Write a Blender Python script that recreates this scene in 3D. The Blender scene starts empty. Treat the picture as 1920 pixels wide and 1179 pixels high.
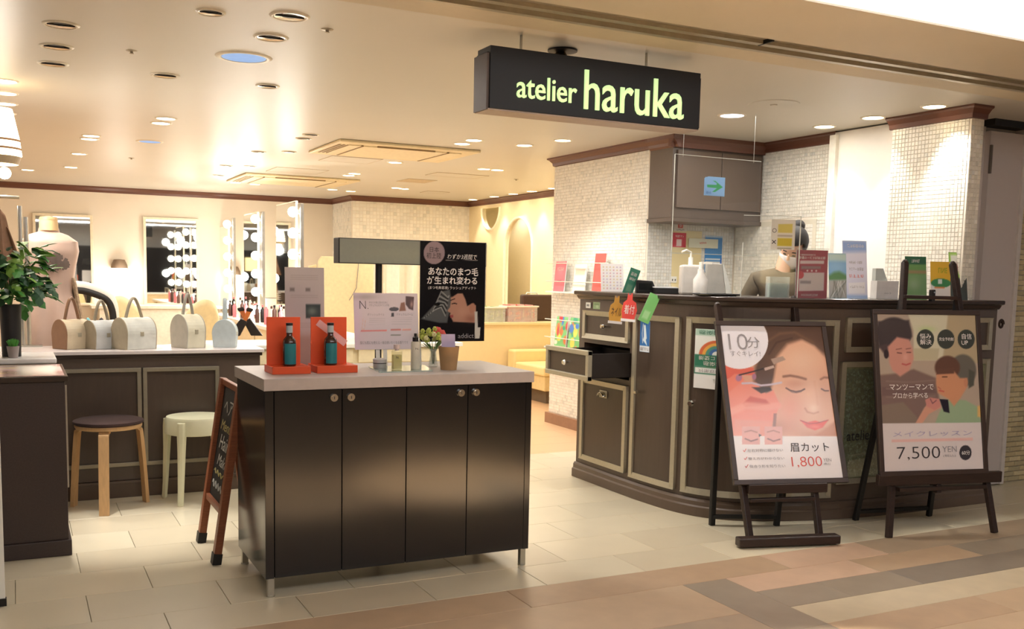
import bpy, bmesh, math, random
import numpy as np
from mathutils import Vector, Matrix, Euler
random.seed(11); RNG = np.random.default_rng(5)
SC = bpy.context.scene; COL = SC.collection
# ------------------------------------------------------------------ camera
FPX, PPX, PPY, CAMZ = 1853.0, 960.0, 709.0, 1.35
YAW, PIT, ROL = [math.radians(a) for a in (26.79, -5.97, 1.184)]
_f = Vector((math.sin(YAW)*math.cos(PIT), math.cos(YAW)*math.cos(PIT), math.sin(PIT)))
_r0 = Vector((math.cos(YAW), -math.sin(YAW), 0)); _u0 = _r0.cross(_f)
_r = _r0*math.cos(ROL)+_u0*math.sin(ROL); _u = _u0*math.cos(ROL)-_r0*math.sin(ROL)
CAM0 = Vector((0, 0, CAMZ))
cd = bpy.data.cameras.new('camera'); cam = bpy.data.objects.new('camera', cd); COL.objects.link(cam)
cam.matrix_world = Matrix(((_r.x, _u.x, -_f.x, 0), (_r.y, _u.y, -_f.y, 0), (_r.z, _u.z, -_f.z, CAMZ), (0, 0, 0, 1)))
cd.sensor_width = 36; cd.lens = FPX/1920*36; cd.shift_y = (PPY-589.5)/1920; cd.clip_start = .02
SC.camera = cam
SC.view_settings.view_transform = 'Standard'; SC.view_settings.look = 'None'
SC.view_settings.gamma = 1; SC.view_settings.use_curve_mapping = False
SC.view_settings.exposure = 0.74
# ------------------------------------------------------------------ world and added area fill lights
W = bpy.data.worlds.new('world'); SC.world = W; W.use_nodes = True
W.node_tree.nodes['Background'].inputs[0].default_value = (.95, .95, 1, 1)
W.node_tree.nodes['Background'].inputs[1].default_value = .12
WARM = (1, .91, .75); WARM2 = (1, .965, .92); COOL = (.93, .96, 1)
SPOT_W = 26.0

def area_lamp(name, loc, sx, sy, watt, col, rot=(0, 0, 0)):
    l = bpy.data.lights.new(name, 'AREA'); l.shape = 'RECTANGLE'; l.size = sx; l.size_y = sy; l.energy = watt; l.color = col
    o = bpy.data.objects.new(name, l); o.location = loc; o.rotation_euler = rot; COL.objects.link(o); return o
area_lamp('mall_fill', (2.6, .6, 2.62), 5, .8, 44, (.96, .96, 1.0), (.35, 0, 0))  # unseen broad fill standing in for cool light from the mall
area_lamp('far_mall_fill', (0, -4.4, 2.68), 8, .8, 60, (1, .97, .93))  # unseen fill added so the far mall shows grey in the mirrors
area_lamp('shop_fill', (1.2, 9.8, 2.385), 3.6, 3.0, 38, WARM2)  # broad fills added under the shop ceiling, not fixtures of the shop
area_lamp('shop_fill', (2.3, 5.6, 2.385), 3.0, 1.6, 30, WARM2)
area_lamp('shop_fill', (4.4, 5.3, 2.385), .9, 1.0, 9, WARM2)  # fill added to brighten the tiled walls at the reception
area_lamp('shop_fill', (4.9, 10.6, 2.385), 1.6, 3.6, 40, WARM)

def spot(parent, loc, watt, ang, col, target=None, blend=.5, r=.04):
    l = bpy.data.lights.new('lamp', 'SPOT'); l.energy = watt; l.spot_size = math.radians(ang); l.spot_blend = blend
    l.color = col; l.shadow_soft_size = r
    o = bpy.data.objects.new('lamp', l); COL.objects.link(o); o.location = loc
    if target is not None:
        d = Vector(target)-(parent.location if parent else Vector((0, 0, 0)))-Vector(loc)
        o.rotation_euler = d.to_track_quat('-Z', 'Y').to_euler()
    o.parent = parent; return o
# ------------------------------------------------------------------ placing by measured sight lines onto real planes
def _ray(u, v): return _r*((u-PPX)/FPX)-_u*((v-PPY)/FPX)+_f
def at_y(u, v, y): d = _ray(u, v); return CAM0+d*(y/d.y)
def at_x(u, v, x): d = _ray(u, v); return CAM0+d*(x/d.x)
def at_z(u, v, z=0.): d = _ray(u, v); return CAM0+d*((z-CAMZ)/d.z)
# ------------------------------------------------------------------ materials
def lin(c): return tuple(((x/255)/12.92 if x/255 <= .04045 else ((x/255+.055)/1.055)**2.4) for x in c)
MC = {}
def mat(name, c, rough=.5, metal=0., noise=.07, scale=25., bump=0., emit=0., alpha=1., trans=0., coat=0., stretch=None, ior=1.45, ecol=None, spec=None):
    if name in MC: return MC[name]
    m = bpy.data.materials.new(name); m.use_nodes = True; nt = m.node_tree; b = nt.nodes['Principled BSDF']
    L = lin(c)
    tc = nt.nodes.new('ShaderNodeTexCoord'); mp = nt.nodes.new('ShaderNodeMapping'); nz = nt.nodes.new('ShaderNodeTexNoise')
    nt.links.new(tc.outputs['Object'], mp.inputs[0]); nt.links.new(mp.outputs[0], nz.inputs['Vector'])
    if stretch: mp.inputs['Scale'].default_value = stretch
    nz.inputs['Scale'].default_value = scale; nz.inputs['Detail'].default_value = 3
    mx = nt.nodes.new('ShaderNodeMix'); mx.data_type = 'RGBA'
    mx.inputs[6].default_value = (*[x*(1-noise*2) for x in L], 1); mx.inputs[7].default_value = (*[min(1, x*(1+noise*2)) for x in L], 1)
    nt.links.new(nz.outputs[0], mx.inputs[0]); nt.links.new(mx.outputs[2], b.inputs['Base Color'])
    b.inputs['Roughness'].default_value = rough; b.inputs['Metallic'].default_value = metal
    b.inputs['IOR'].default_value = ior
    if spec is not None: b.inputs['Specular IOR Level'].default_value = spec
    if coat: b.inputs['Coat Weight'].default_value = coat; b.inputs['Coat Roughness'].default_value = .15
    if trans: b.inputs['Transmission Weight'].default_value = trans
    if alpha < 1: b.inputs['Alpha'].default_value = alpha
    if emit:
        b.inputs['Emission Color'].default_value = (*(lin(ecol) if ecol else L), 1); b.inputs['Emission Strength'].default_value = emit
    if bump:
        bp = nt.nodes.new('ShaderNodeBump'); bp.inputs['Strength'].default_value = bump; bp.inputs['Distance'].default_value = .004
        nt.links.new(nz.outputs[0], bp.inputs['Height']); nt.links.new(bp.outputs[0], b.inputs['Normal'])
    MC[name] = m; return m
def attr_mat(name, rough, noise=.05, scale=60, coat=0., bump=0.):
    if name in MC: return MC[name]
    m = mat(name, (255, 255, 255), rough, noise=noise, scale=scale, coat=coat, bump=bump); nt = m.node_tree; b = nt.nodes['Principled BSDF']
    at = nt.nodes.new('ShaderNodeAttribute'); at.attribute_name = 'col'
    src = b.inputs['Base Color'].links[0].from_node
    mu = nt.nodes.new('ShaderNodeMix'); mu.data_type = 'RGBA'; mu.blend_type = 'MULTIPLY'; mu.inputs[0].default_value = 1
    nt.links.new(src.outputs[2], mu.inputs[6]); nt.links.new(at.outputs['Color'], mu.inputs[7])
    nt.links.new(mu.outputs[2], b.inputs['Base Color']); return m
def joint_mat(name, c, c2, bw, bh, rough=.4, mortar=.004):
    m = mat(name, c, rough, noise=.06, scale=4); nt = m.node_tree; b = nt.nodes['Principled BSDF']
    br = nt.nodes.new('ShaderNodeTexBrick'); tc = nt.nodes.new('ShaderNodeTexCoord')
    nt.links.new(tc.outputs['Object'], br.inputs[0]); br.inputs['Scale'].default_value = 1
    br.inputs['Brick Width'].default_value = bw; br.inputs['Row Height'].default_value = bh; br.inputs['Mortar Size'].default_value = mortar
    br.inputs['Color1'].default_value = (*lin(c), 1); br.inputs['Color2'].default_value = (*lin([x*.96 for x in c]), 1); br.inputs['Mortar'].default_value = (*lin(c2), 1)
    nt.links.new(br.outputs[0], b.inputs['Base Color']); return m
def glassy(name, tint=(.96, .98, .97), refl=.08, haze=0.04):
    if name in MC: return MC[name]
    m = bpy.data.materials.new(name); m.use_nodes = True; nt = m.node_tree; nt.nodes.clear()
    out = nt.nodes.new('ShaderNodeOutputMaterial'); tr = nt.nodes.new('ShaderNodeBsdfTransparent'); gl = nt.nodes.new('ShaderNodeBsdfGlossy')
    df = nt.nodes.new('ShaderNodeBsdfDiffuse'); m1 = nt.nodes.new('ShaderNodeMixShader'); m2 = nt.nodes.new('ShaderNodeMixShader')
    nz = nt.nodes.new('ShaderNodeTexNoise'); nz.inputs['Scale'].default_value = 3
    mr = nt.nodes.new('ShaderNodeMapRange'); mr.inputs[3].default_value = haze*.6; mr.inputs[4].default_value = haze*1.4
    nt.links.new(nz.outputs[0], mr.inputs[0]); nt.links.new(mr.outputs[0], m1.inputs[0])
    tr.inputs[0].default_value = (*tint, 1); gl.inputs['Roughness'].default_value = .03; df.inputs[0].default_value = (.9, .9, .9, 1)
    nt.links.new(tr.outputs[0], m1.inputs[1]); nt.links.new(df.outputs[0], m1.inputs[2])
    m2.inputs[0].default_value = refl; nt.links.new(m1.outputs[0], m2.inputs[1]); nt.links.new(gl.outputs[0], m2.inputs[2])
    nt.links.new(m2.outputs[0], out.inputs[0]); MC[name] = m; return m
def emit_mat(name, c, s):
    return mat(name, c, .5, emit=s, noise=.01)
cream = mat('cream plaster', (236, 226, 210), .75, noise=.02, scale=4)
ceil_m = mat('ceiling paint', (210, 205, 194), .38, noise=.015, scale=2, spec=.27)
soffit_m = mat('soffit paint', (208, 197, 176), .6, noise=.02, scale=3)
crown_m = mat('crown wood', (104, 66, 52), .35, bump=.1, stretch=(1, 1, 12))
brown = mat('taupe lacquer', (92, 78, 68), .33, noise=.05, scale=40, spec=.5)
brown2 = mat('dark taupe panel', (78, 65, 56), .32, noise=.06, scale=60, stretch=(1, 1, .1))
champ = mat('champagne metal', (182, 174, 152), .34, metal=.45, noise=.05, scale=70)
steel = mat('brushed steel', (190, 188, 180), .28, metal=1.)
chrome = mat('chrome', (220, 218, 210), .12, metal=1.)
mirror_m = mat('mirror silver', (235, 236, 232), .02, metal=1., noise=.003)
black_gloss = mat('black gloss laminate', (12, 13, 17), .16, noise=.15, scale=90, ior=1.66)
black_m = mat('matt black', (26, 24, 23), .5)
darkwood = mat('dark stained wood', (48, 33, 27), .42, noise=.25, scale=14, stretch=(1, 1, 8), bump=.15)
redwood = mat('reddish brown wood', (142, 84, 55), .4, noise=.2, scale=20, stretch=(1, 1, 8), bump=.15)
birch = mat('birch wood', (206, 166, 118), .4, noise=.1, scale=16, stretch=(6, 6, 1))
white_m = mat('white plastic', (236, 234, 224), .35, noise=.02)
paper_w = mat('white paper', (238, 236, 236), .6, noise=.02)
slab_m = mat('grey laminate', (176, 166, 160), .45, noise=.05, scale=30)
ivory = mat('ivory plastic', (224, 222, 190), .35, noise=.02)
yellowcream = mat('cream vinyl', (240, 220, 160), .45, noise=.03)
print_m = attr_mat('printed paper', .4, .015, 80)
print_g = attr_mat('printed paper under gloss film', .18, .015, 80, coat=.25)
ink_d = mat('dark ink', (58, 52, 54), .5); ink_g = mat('grey ink', (150, 146, 150), .5); ink_r = mat('red ink', (222, 92, 84), .5)
ink_w = mat('white ink', (236, 230, 224), .5); ink_y = mat('yellow ink', (236, 190, 40), .5)
# ------------------------------------------------------------------ mesh builder
class MB:
    def __init__(s): s.bm = bmesh.new()
    def _x(s, vs, M):
        if M is not None: bmesh.ops.transform(s.bm, matrix=M, verts=vs)
    def box(s, x0, x1, y0, y1, z0, z1, M=None):
        v = [s.bm.verts.new(p) for p in ((x0, y0, z0), (x1, y0, z0), (x1, y1, z0), (x0, y1, z0), (x0, y0, z1), (x1, y0, z1), (x1, y1, z1), (x0, y1, z1))]
        for f in ((3, 2, 1, 0), (4, 5, 6, 7), (0, 1, 5, 4), (1, 2, 6, 5), (2, 3, 7, 6), (3, 0, 4, 7)): s.bm.faces.new([v[i] for i in f])
        s._x(v, M); return s
    def bar(s, p0, p1, w, d, up=(0, 0, 1)):
        p0 = Vector(p0); p1 = Vector(p1); z = (p1-p0); L = z.length; z.normalize(); u = Vector(up)
        if abs(z.dot(u)) > .98: u = Vector((0, 1, 0))
        x = u.cross(z).normalized(); y = z.cross(x)
        M = Matrix(((x.x, y.x, z.x, p0.x), (x.y, y.y, z.y, p0.y), (x.z, y.z, z.z, p0.z), (0, 0, 0, 1)))
        return s.box(-w/2, w/2, -d/2, d/2, 0, L, M)
    def tube(s, pts, r, n=10, closed=False, flat=1.):
        pts = [Vector(p) for p in pts]; N = len(pts); rs = r if isinstance(r, (list, tuple)) else [r]*N; rings = []
        ref = Vector((0, 0, 1)); t0 = (pts[1]-pts[0]).normalized()
        if abs(t0.dot(ref)) > .9: ref = Vector((1, 0, 0))
        for i, p in enumerate(pts):
            a = pts[i-1] if (i > 0 or closed) else pts[i]; b = pts[(i+1) % N] if (i < N-1 or closed) else pts[i]
            t = (b-a).normalized(); x = ref-t*ref.dot(t)
            if x.length < 1e-4: x = t.orthogonal()
            x.normalize(); y = t.cross(x); ref = x
            rings.append([s.bm.verts.new(p+x*math.cos(2*math.pi*k/n)*rs[i]+y*math.sin(2*math.pi*k/n)*rs[i]*flat) for k in range(n)])
        for i in range(N if closed else N-1):
            A, B = rings[i], rings[(i+1) % N]
            for k in range(n): s.bm.faces.new((A[k], A[(k+1) % n], B[(k+1) % n], B[k]))
        if not closed: s.bm.faces.new(rings[0][::-1]); s.bm.faces.new(rings[-1])
        return s
    def lathe(s, prof, c=(0, 0, 0), n=24, M=None, sx=1., sy=1.):
        rings = []; allv = []
        for r, z in prof:
            if r < 1e-5: v = [s.bm.verts.new((c[0], c[1], c[2]+z))]
            else: v = [s.bm.verts.new((c[0]+r*sx*math.cos(2*math.pi*k/n), c[1]+r*sy*math.sin(2*math.pi*k/n), c[2]+z)) for k in range(n)]
            rings.append(v); allv += v
        for A, B in zip(rings, rings[1:]):
            for k in range(n):
                k2 = (k+1) % n
                if len(A) == 1 and len(B) == 1: continue
                if len(A) == 1: s.bm.faces.new((A[0], B[k2], B[k]))
                elif len(B) == 1: s.bm.faces.new((A[k], A[k2], B[0]))
                else: s.bm.faces.new((A[k], A[k2], B[k2], B[k]))
        s._x(allv, M); return s
    def prism(s, poly, a0, a1, axis='z', M=None):
        def P(p, a): return {'z': (p[0], p[1], a), 'y': (p[0], a, p[1]), 'x': (a, p[0], p[1])}[axis]
        A = [s.bm.verts.new(P(p, a0)) for p in poly]; B = [s.bm.verts.new(P(p, a1)) for p in poly]; n = len(poly)
        s.bm.faces.new(A[::-1]); s.bm.faces.new(B)
        for k in range(n): s.bm.faces.new((A[k], A[(k+1) % n], B[(k+1) % n], B[k]))
        s._x(A+B, M); return s
    def grid(s, fn, nu, nv, M=None):
        g = [[s.bm.verts.new(fn(i/nu, j/nv)) for j in range(nv+1)] for i in range(nu+1)]
        for i in range(nu):
            for j in range(nv): s.bm.faces.new((g[i][j], g[i+1][j], g[i+1][j+1], g[i][j+1]))
        s._x([v for r in g for v in r], M); return s
    def ball(s, c, r, n=12, sc=(1, 1, 1)):
        M = Matrix.Translation(c) @ Matrix.Diagonal((sc[0], sc[1], sc[2], 1))
        bmesh.ops.create_uvsphere(s.bm, u_segments=n, v_segments=max(6, n*2//3), radius=r, matrix=M); return s
    def out(s, name, m, parent=None, smooth=False, bevel=0., solid=0., label=None, sub=0):
        bmesh.ops.recalc_face_normals(s.bm, faces=s.bm.faces)
        me = bpy.data.meshes.new(name); s.bm.to_mesh(me); s.bm.free(); me.materials.append(m)
        if smooth:
            for p in me.polygons: p.use_smooth = True
            try: me.set_sharp_from_angle(angle=math.radians(40))
            except Exception: pass
        o = bpy.data.objects.new(name, me); COL.objects.link(o)
        if solid: md = o.modifiers.new('t', 'SOLIDIFY'); md.thickness = solid; md.offset = 0
        if bevel: md = o.modifiers.new('b', 'BEVEL'); md.width = bevel; md.segments = 2; md.limit_method = 'ANGLE'
        if sub: md = o.modifiers.new('s', 'SUBSURF'); md.levels = sub; md.render_levels = sub
        if parent is not None: o.parent = parent
        if label: o['label'] = label
        return o
def tag(o, label, cat, group=None):
    o['label'] = label; o['category'] = cat
    if group: o['group'] = group
    return o
def thing(name, label, cat, loc=(0, 0, 0), rot=(0, 0, 0), group=None, M=None):
    o = bpy.data.objects.new(name, None); o.empty_display_size = .05; COL.objects.link(o)
    if M is not None: o.matrix_world = M
    else: o.location = loc; o.rotation_euler = rot
    return tag(o, label, cat, group)
def struct(o): o['kind'] = 'structure'; return o
def dup(root, loc=None, label=None, rotz=None):
    r = root.copy(); COL.objects.link(r)
    if loc is not None: r.location = loc
    if rotz is not None: r.rotation_euler.z = rotz
    if label: r['label'] = label
    for ch in list(root.children):
        c = ch.copy(); COL.objects.link(c); c.parent = r
        for g in ch.children: d = g.copy(); COL.objects.link(d); d.parent = c
    return r
def frameM(o, ang, lean=0.):
    """x along the board, -y towards the viewer, z up the board"""
    return Matrix.Translation(o) @ Matrix.Rotation(ang, 4, 'Z') @ Matrix.Rotation(-lean, 4, 'X')
# text as thin flat glyphs in the x-z plane, fitted to a box
TC = {}
def txt(body, x0, z0, x1, z1, m, parent, y=-.0012, name='lettering', keep=False, bold=0., shear=0., depth=0.):
    key = (body, bold, shear)
    if key not in TC:
        c = bpy.data.curves.new('t', 'FONT'); c.body = body; c.offset = bold; c.shear = shear; c.resolution_u = 3
        o = bpy.data.objects.new('t', c); COL.objects.link(o)
        me = bpy.data.meshes.new_from_object(o.evaluated_get(bpy.context.evaluated_depsgraph_get()))
        bpy.data.objects.remove(o); TC[key] = me
    me = TC[key].copy(); n = len(me.vertices); co = np.zeros(n*3, 'f'); me.vertices.foreach_get('co', co); co = co.reshape(-1, 3)
    a, b = co.min(0), co.max(0); sx = (x1-x0)/(b[0]-a[0]); sz = (z1-z0)/(b[1]-a[1])
    if keep: sx = sz = min(sx, sz)
    q = np.zeros_like(co); q[:, 0] = x0+(co[:, 0]-a[0])*sx; q[:, 2] = z0+(co[:, 1]-a[1])*sz; q[:, 1] = y
    me.vertices.foreach_set('co', q.ravel()); me.materials.clear(); me.materials.append(m); me.name = name
    o = bpy.data.objects.new(name, me); COL.objects.link(o); o.parent = parent
    if depth: md = o.modifiers.new('t', 'SOLIDIFY'); md.thickness = depth; md.offset = 0
    return o
# painter: soft coloured shapes on a fine vertex grid; coordinates are given in a quadrilateral of any pixel frame
class Paint:
    def __init__(s, nx, ny, TL, TR, BR, BL, bg=(255, 255, 255)):
        s.nx, s.ny = nx, ny; fx, fy = np.meshgrid(np.linspace(0, 1, nx), np.linspace(0, 1, ny))
        s.q = [np.array(p, float) for p in (TL, TR, BR, BL)]; T = s._map(fx[..., None], fy[..., None]); s.X, s.Y = T[..., 0], T[..., 1]
        s.c = np.zeros((ny, nx, 3))+np.array(bg, float)
    def _map(s, fx, fy):
        TL, TR, BR, BL = s.q; return (TL*(1-fx)+TR*fx)*(1-fy)+(BL*(1-fx)+BR*fx)*fy
    def inv(s, x, y):
        f = np.array([.5, .5])
        for _ in range(12):
            p = s._map(f[0], f[1]); e = np.array([x, y])-p; h = 1e-4
            J = np.array([(s._map(f[0]+h, f[1])-p)/h, (s._map(f[0], f[1]+h)-p)/h]).T; f = f+np.linalg.solve(J, e)
        return f
    def blend(s, a, col):
        a = np.clip(a, 0, 1)[..., None]; s.c = s.c*(1-a)+np.array(col, float)*a; return s
    def ell(s, cx, cy, rx, ry, col, rot=0, soft=.08, al=1.):
        t = math.radians(rot); dx, dy = s.X-cx, s.Y-cy; u = (dx*math.cos(t)+dy*math.sin(t))/rx; v = (-dx*math.sin(t)+dy*math.cos(t))/ry
        return s.blend((1-np.sqrt(u*u+v*v))/soft+.5 if soft < .9 else np.exp(-(u*u+v*v)*1.5), col) if al == 1 else s.blend(al*np.clip((1-np.sqrt(u*u+v*v))/soft+.5, 0, 1), col)
    def glow(s, cx, cy, rx, ry, col, al=.5, rot=0):
        t = math.radians(rot); dx, dy = s.X-cx, s.Y-cy; u = (dx*math.cos(t)+dy*math.sin(t))/rx; v = (-dx*math.sin(t)+dy*math.cos(t))/ry
        return s.blend(al*np.exp(-(u*u+v*v)), col)
    def poly(s, pts, col, soft=4., al=1.):
        P = np.array(pts, float); ins = np.zeros(s.X.shape, bool); d = np.full(s.X.shape, 1e9)
        for a, b in zip(P, np.roll(P, -1, 0)):
            c = ((a[1] > s.Y) != (b[1] > s.Y)) & (s.X < (b[0]-a[0])*(s.Y-a[1])/(b[1]-a[1]+1e-9)+a[0]); ins ^= c
            e = b-a; t = np.clip(((s.X-a[0])*e[0]+(s.Y-a[1])*e[1])/(e@e+1e-9), 0, 1); d = np.minimum(d, np.hypot(s.X-a[0]-t*e[0], s.Y-a[1]-t*e[1]))
        return s.blend(al*np.clip(np.where(ins, d, -d)/soft+.5, 0, 1), col)
    def curve(s, pts, w, col, soft=3., al=1.):
        P = np.array(pts, float); d = np.full(s.X.shape, 1e9)
        for a, b in zip(P, P[1:]):
            e = b-a; t = np.clip(((s.X-a[0])*e[0]+(s.Y-a[1])*e[1])/(e@e+1e-9), 0, 1); d = np.minimum(d, np.hypot(s.X-a[0]-t*e[0], s.Y-a[1]-t*e[1]))
        return s.blend(al*np.clip((w/2-d)/soft+.5, 0, 1), col)
    def mesh(s, w, h, parent, name='print', m=None, y=0., label=None, x0=0., z0=0., fn=None):
        s.w, s.h, s.x0, s.z0 = w, h, x0, z0; nx, ny = s.nx, s.ny
        gx, gz = np.meshgrid(np.linspace(x0, x0+w, nx), np.linspace(z0+h, z0, ny))
        co = np.stack([gx, np.full_like(gx, y), gz], -1).reshape(-1, 3)
        if fn is not None: co = fn(co)
        i = np.arange(ny*nx).reshape(ny, nx); f = np.stack([i[1:, :-1], i[1:, 1:], i[:-1, 1:], i[:-1, :-1]], -1).reshape(-1, 4)
        me = bpy.data.meshes.new(name); me.from_pydata(co.tolist(), [], f.tolist()); c = s.c/255
        c = np.where(c <= .04045, c/12.92, ((c+.055)/1.055)**2.4); ca = me.color_attributes.new('col', 'FLOAT_COLOR', 'POINT')
        ca.data.foreach_set('color', np.concatenate([c, np.ones((ny, nx, 1))], -1).astype('f').ravel()); me.materials.append(m or print_m)
        o = bpy.data.objects.new(name, me); COL.objects.link(o); o.parent = parent
        if label: o['label'] = label
        return o
    def text(s, body, x0, y0, x1, y1, m, parent, y=-.001, **k):
        a = s.inv(x0, y1); b = s.inv(x1, y0)
        return txt(body, s.x0+a[0]*s.w, s.z0+(1-a[1])*s.h, s.x0+b[0]*s.w, s.z0+(1-b[1])*s.h, m, parent, y=y, **k)
def catmull(P, n=8):
    P = [Vector(p) for p in P]; out = []
    for i in range(len(P)-1):
        a, b, c, d = P[max(i-1, 0)], P[i], P[i+1], P[min(i+2, len(P)-1)]
        for k in range(n):
            t = k/n; out.append(.5*((2*b)+(c-a)*t+(2*a-5*b+4*c-d)*t*t+(3*b-a-3*c+d)*t**3))
    return out+[P[-1]]
def plate(outer, holes, th, name, m, M, parent=None):
    c = bpy.data.curves.new('p', 'CURVE'); c.dimensions = '2D'; c.fill_mode = 'BOTH'; c.extrude = th/2
    for poly in [outer]+holes:
        sp = c.splines.new('POLY'); sp.points.add(len(poly)-1); sp.use_cyclic_u = True
        for p, q in zip(sp.points, poly): p.co = (q[0], q[1], 0, 1)
    o = bpy.data.objects.new('p', c); COL.objects.link(o)
    me = bpy.data.meshes.new_from_object(o.evaluated_get(bpy.context.evaluated_depsgraph_get())); bpy.data.objects.remove(o)
    me.materials.clear(); me.materials.append(m); me.name = name; o = bpy.data.objects.new(name, me); COL.objects.link(o); o.matrix_world = M
    if parent: o.parent = parent
    return o
HC = 2.402

# ================================================================== SETTING
# floors
fl = struct(MB().box(-3, 8, 3.70, 16, -.12, -.012).out('floor', mat('tile bed', (170, 158, 134), .8)))
struct(MB().box(-6, 12, -6, 3.70, -.12, -.012).out('floor', mat('corridor tile bed', (110, 92, 72), .8))); fl2 = bpy.data.objects['floor.001']
tile_ms = [mat('beige stone tile %d' % k, c, .3, noise=.03, scale=5, spec=.55) for k, c in enumerate([(205, 194, 168), (200, 190, 165), (209, 197, 170), (198, 186, 160)])]
def make_tiles(cells, parent, th=.012, gap=.0022):
    cache = {}
    for (x0, x1, y0, y1, m) in cells:
        key = (round(x1-x0, 3), round(y1-y0, 3), m.name)
        if key not in cache:
            w, d = x1-x0-gap, y1-y0-gap; b = MB().box(-w/2, w/2, -d/2, d/2, -th, 0); bmesh.ops.bevel(b.bm, geom=[e for e in b.bm.edges if all(v.co.z > -.001 for v in e.verts)], offset=.0012, segments=1, affect='EDGES')
            bmesh.ops.recalc_face_normals(b.bm, faces=b.bm.faces)
            me = bpy.data.meshes.new('tile'); b.bm.to_mesh(me); b.bm.free(); me.materials.append(m); cache[key] = me
        o = bpy.data.objects.new('tile', cache[key]); COL.objects.link(o); o.location = ((x0+x1)/2, (y0+y1)/2, 0); o.parent = parent
rows = [3.69, 3.973, 4.312, 4.65, 4.985, 5.325, 5.662, 6.0, 6.34, 6.54]
cells = []
for r in range(len(rows)-1):
    off = .493 if r % 2 == 0 else .231
    for k in range(-4, 14):
        x0 = off+k*.5212; x1 = x0+.5212
        if x1 < -1.6 or x0 > 6.6: continue
        yc = (rows[r]+rows[r+1])/2
        if x0 > 3.9 and yc > 4.7: continue
        cells.append((x0, x1, rows[r], rows[r+1], random.choice(tile_ms)))
make_tiles(cells, fl)
struct(MB().box(-1.6, 7, 6.54, 16, -.012, 0).out('floor', joint_mat('peach plank floor', (214, 176, 136), (186, 150, 112), 1.2, .3, .35)))
# corridor tiles
cp = {k: mat('corridor stone '+k, c, .38, noise=.07, scale=9, spec=.45) for k, c in dict(tan=(172, 146, 118), tan2=(180, 155, 126), pink=(190, 160, 134), grey=(142, 128, 110), dgrey=(128, 116, 102), cream=(186, 170, 142), mid=(162, 142, 118)).items()}
cells = []
def row(y0, y1, xs, names):
    for a, b, n in zip(xs, xs[1:], names): cells.append((a, b, y0, y1, cp[n]))
row(3.455, 3.69, [-.93, .462, 1.857, 3.247, 3.88, 4.64, 6.03, 7.42], ['tan', 'tan2', 'tan', 'pink', 'mid', 'mid', 'tan'])
row(3.055, 3.455, [-1.2, 0.0, 1.2, 2.612], ['tan2', 'tan', 'tan2']); row(2.655, 3.055, [-1.2, .55, 1.76, 2.612], ['tan', 'tan2', 'mid'])
row(2.255, 2.655, [-1.2, 0.1, 1.3, 2.612], ['mid', 'tan', 'tan2'])
for i, y in enumerate([3.455, 2.82, 2.2]):
    if i: cells.append((2.612, 2.852, y, [3.455, 2.82, 2.2][i-1], cp['grey']))
row(3.25, 3.455, [2.852, 3.60, 4.31, 5.5, 6.7], ['pink', 'tan', 'grey', 'mid'])
row(3.035, 3.25, [2.852, 3.20, 3.64, 4.9, 6.3], ['grey', 'grey', 'dgrey', 'dgrey'])
row(2.825, 3.035, [2.852, 4.24, 5.4, 6.6], ['cream', 'cream', 'grey'])
row(2.61, 2.825, [2.852, 3.7, 5.0, 6.2], ['tan', 'tan2', 'tan']); row(2.2, 2.61, [2.852, 4.1, 5.5, 6.6], ['tan2', 'mid', 'tan'])
make_tiles(cells, fl2)
struct(MB().box(-6, 12, -6, 2.2, -.012, 0).out('floor', joint_mat('corridor stone far', (176, 148, 116), (120, 100, 78), 1.2, .4, .38)))
struct(MB().box(-6, -1.2, 2.2, 3.69, -.012, 0).out('floor', MC['corridor stone far'])); struct(MB().box(7.42, 12, 2.2, 4.45, -.012, 0).out('floor', MC['corridor stone far']))
# ceilings
ce = struct(MB().box(-3, 8, 3.87, 16, HC, HC+.15).out('ceiling', ceil_m))
struct(MB().box(-6, 12, 2.955, 3.49, HC-.002, HC+.35).out('ceiling', soffit_m)); struct(MB().box(-6, 12, 3.69, 3.87, HC-.004, HC+.2).out('ceiling', mat('soffit band', (210, 198, 174), .6, noise=.02)))
t = struct(MB().box(-6, 12, 3.505, 3.69, HC+.012, HC+.2).out('trim_1', mat('shutter rail', (176, 168, 148), .35, metal=.4)))
MB().box(-6, 12, 3.565, 3.60, HC-.004, HC+.02).out('rail_lip', MC['shutter rail'], t); MB().box(-6, 12, 3.66, 3.69, HC-.008, HC+.02).out('rail_lip', MC['shutter rail'], t)
for x in (.35, 3.02, 5.7): MB().box(x, x+.008, 3.50, 3.60, HC-.006, HC+.014).out('rail_joint', black_m, t)
MB().box(-6, 12, 3.488, 3.507, HC+.03, HC+.2).out('rail_gap', black_m, t)
struct(MB().box(-6, 12, -6, 2.955, HC+.35, HC+.4).out('ceiling', mat('mall ceiling', (235, 232, 226), .7)))
cove = tag(MB().box(-6, 12, 2.943, 2.953, HC+.006, HC+.31).out('fascia_glow', emit_mat('glowing fascia white', (246, 248, 255), 1.25)), 'long white corridor fascia at the top right, cove lighting put in as glow', 'light')  # white fascia lit from the cove; that light is put in as emission
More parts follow.
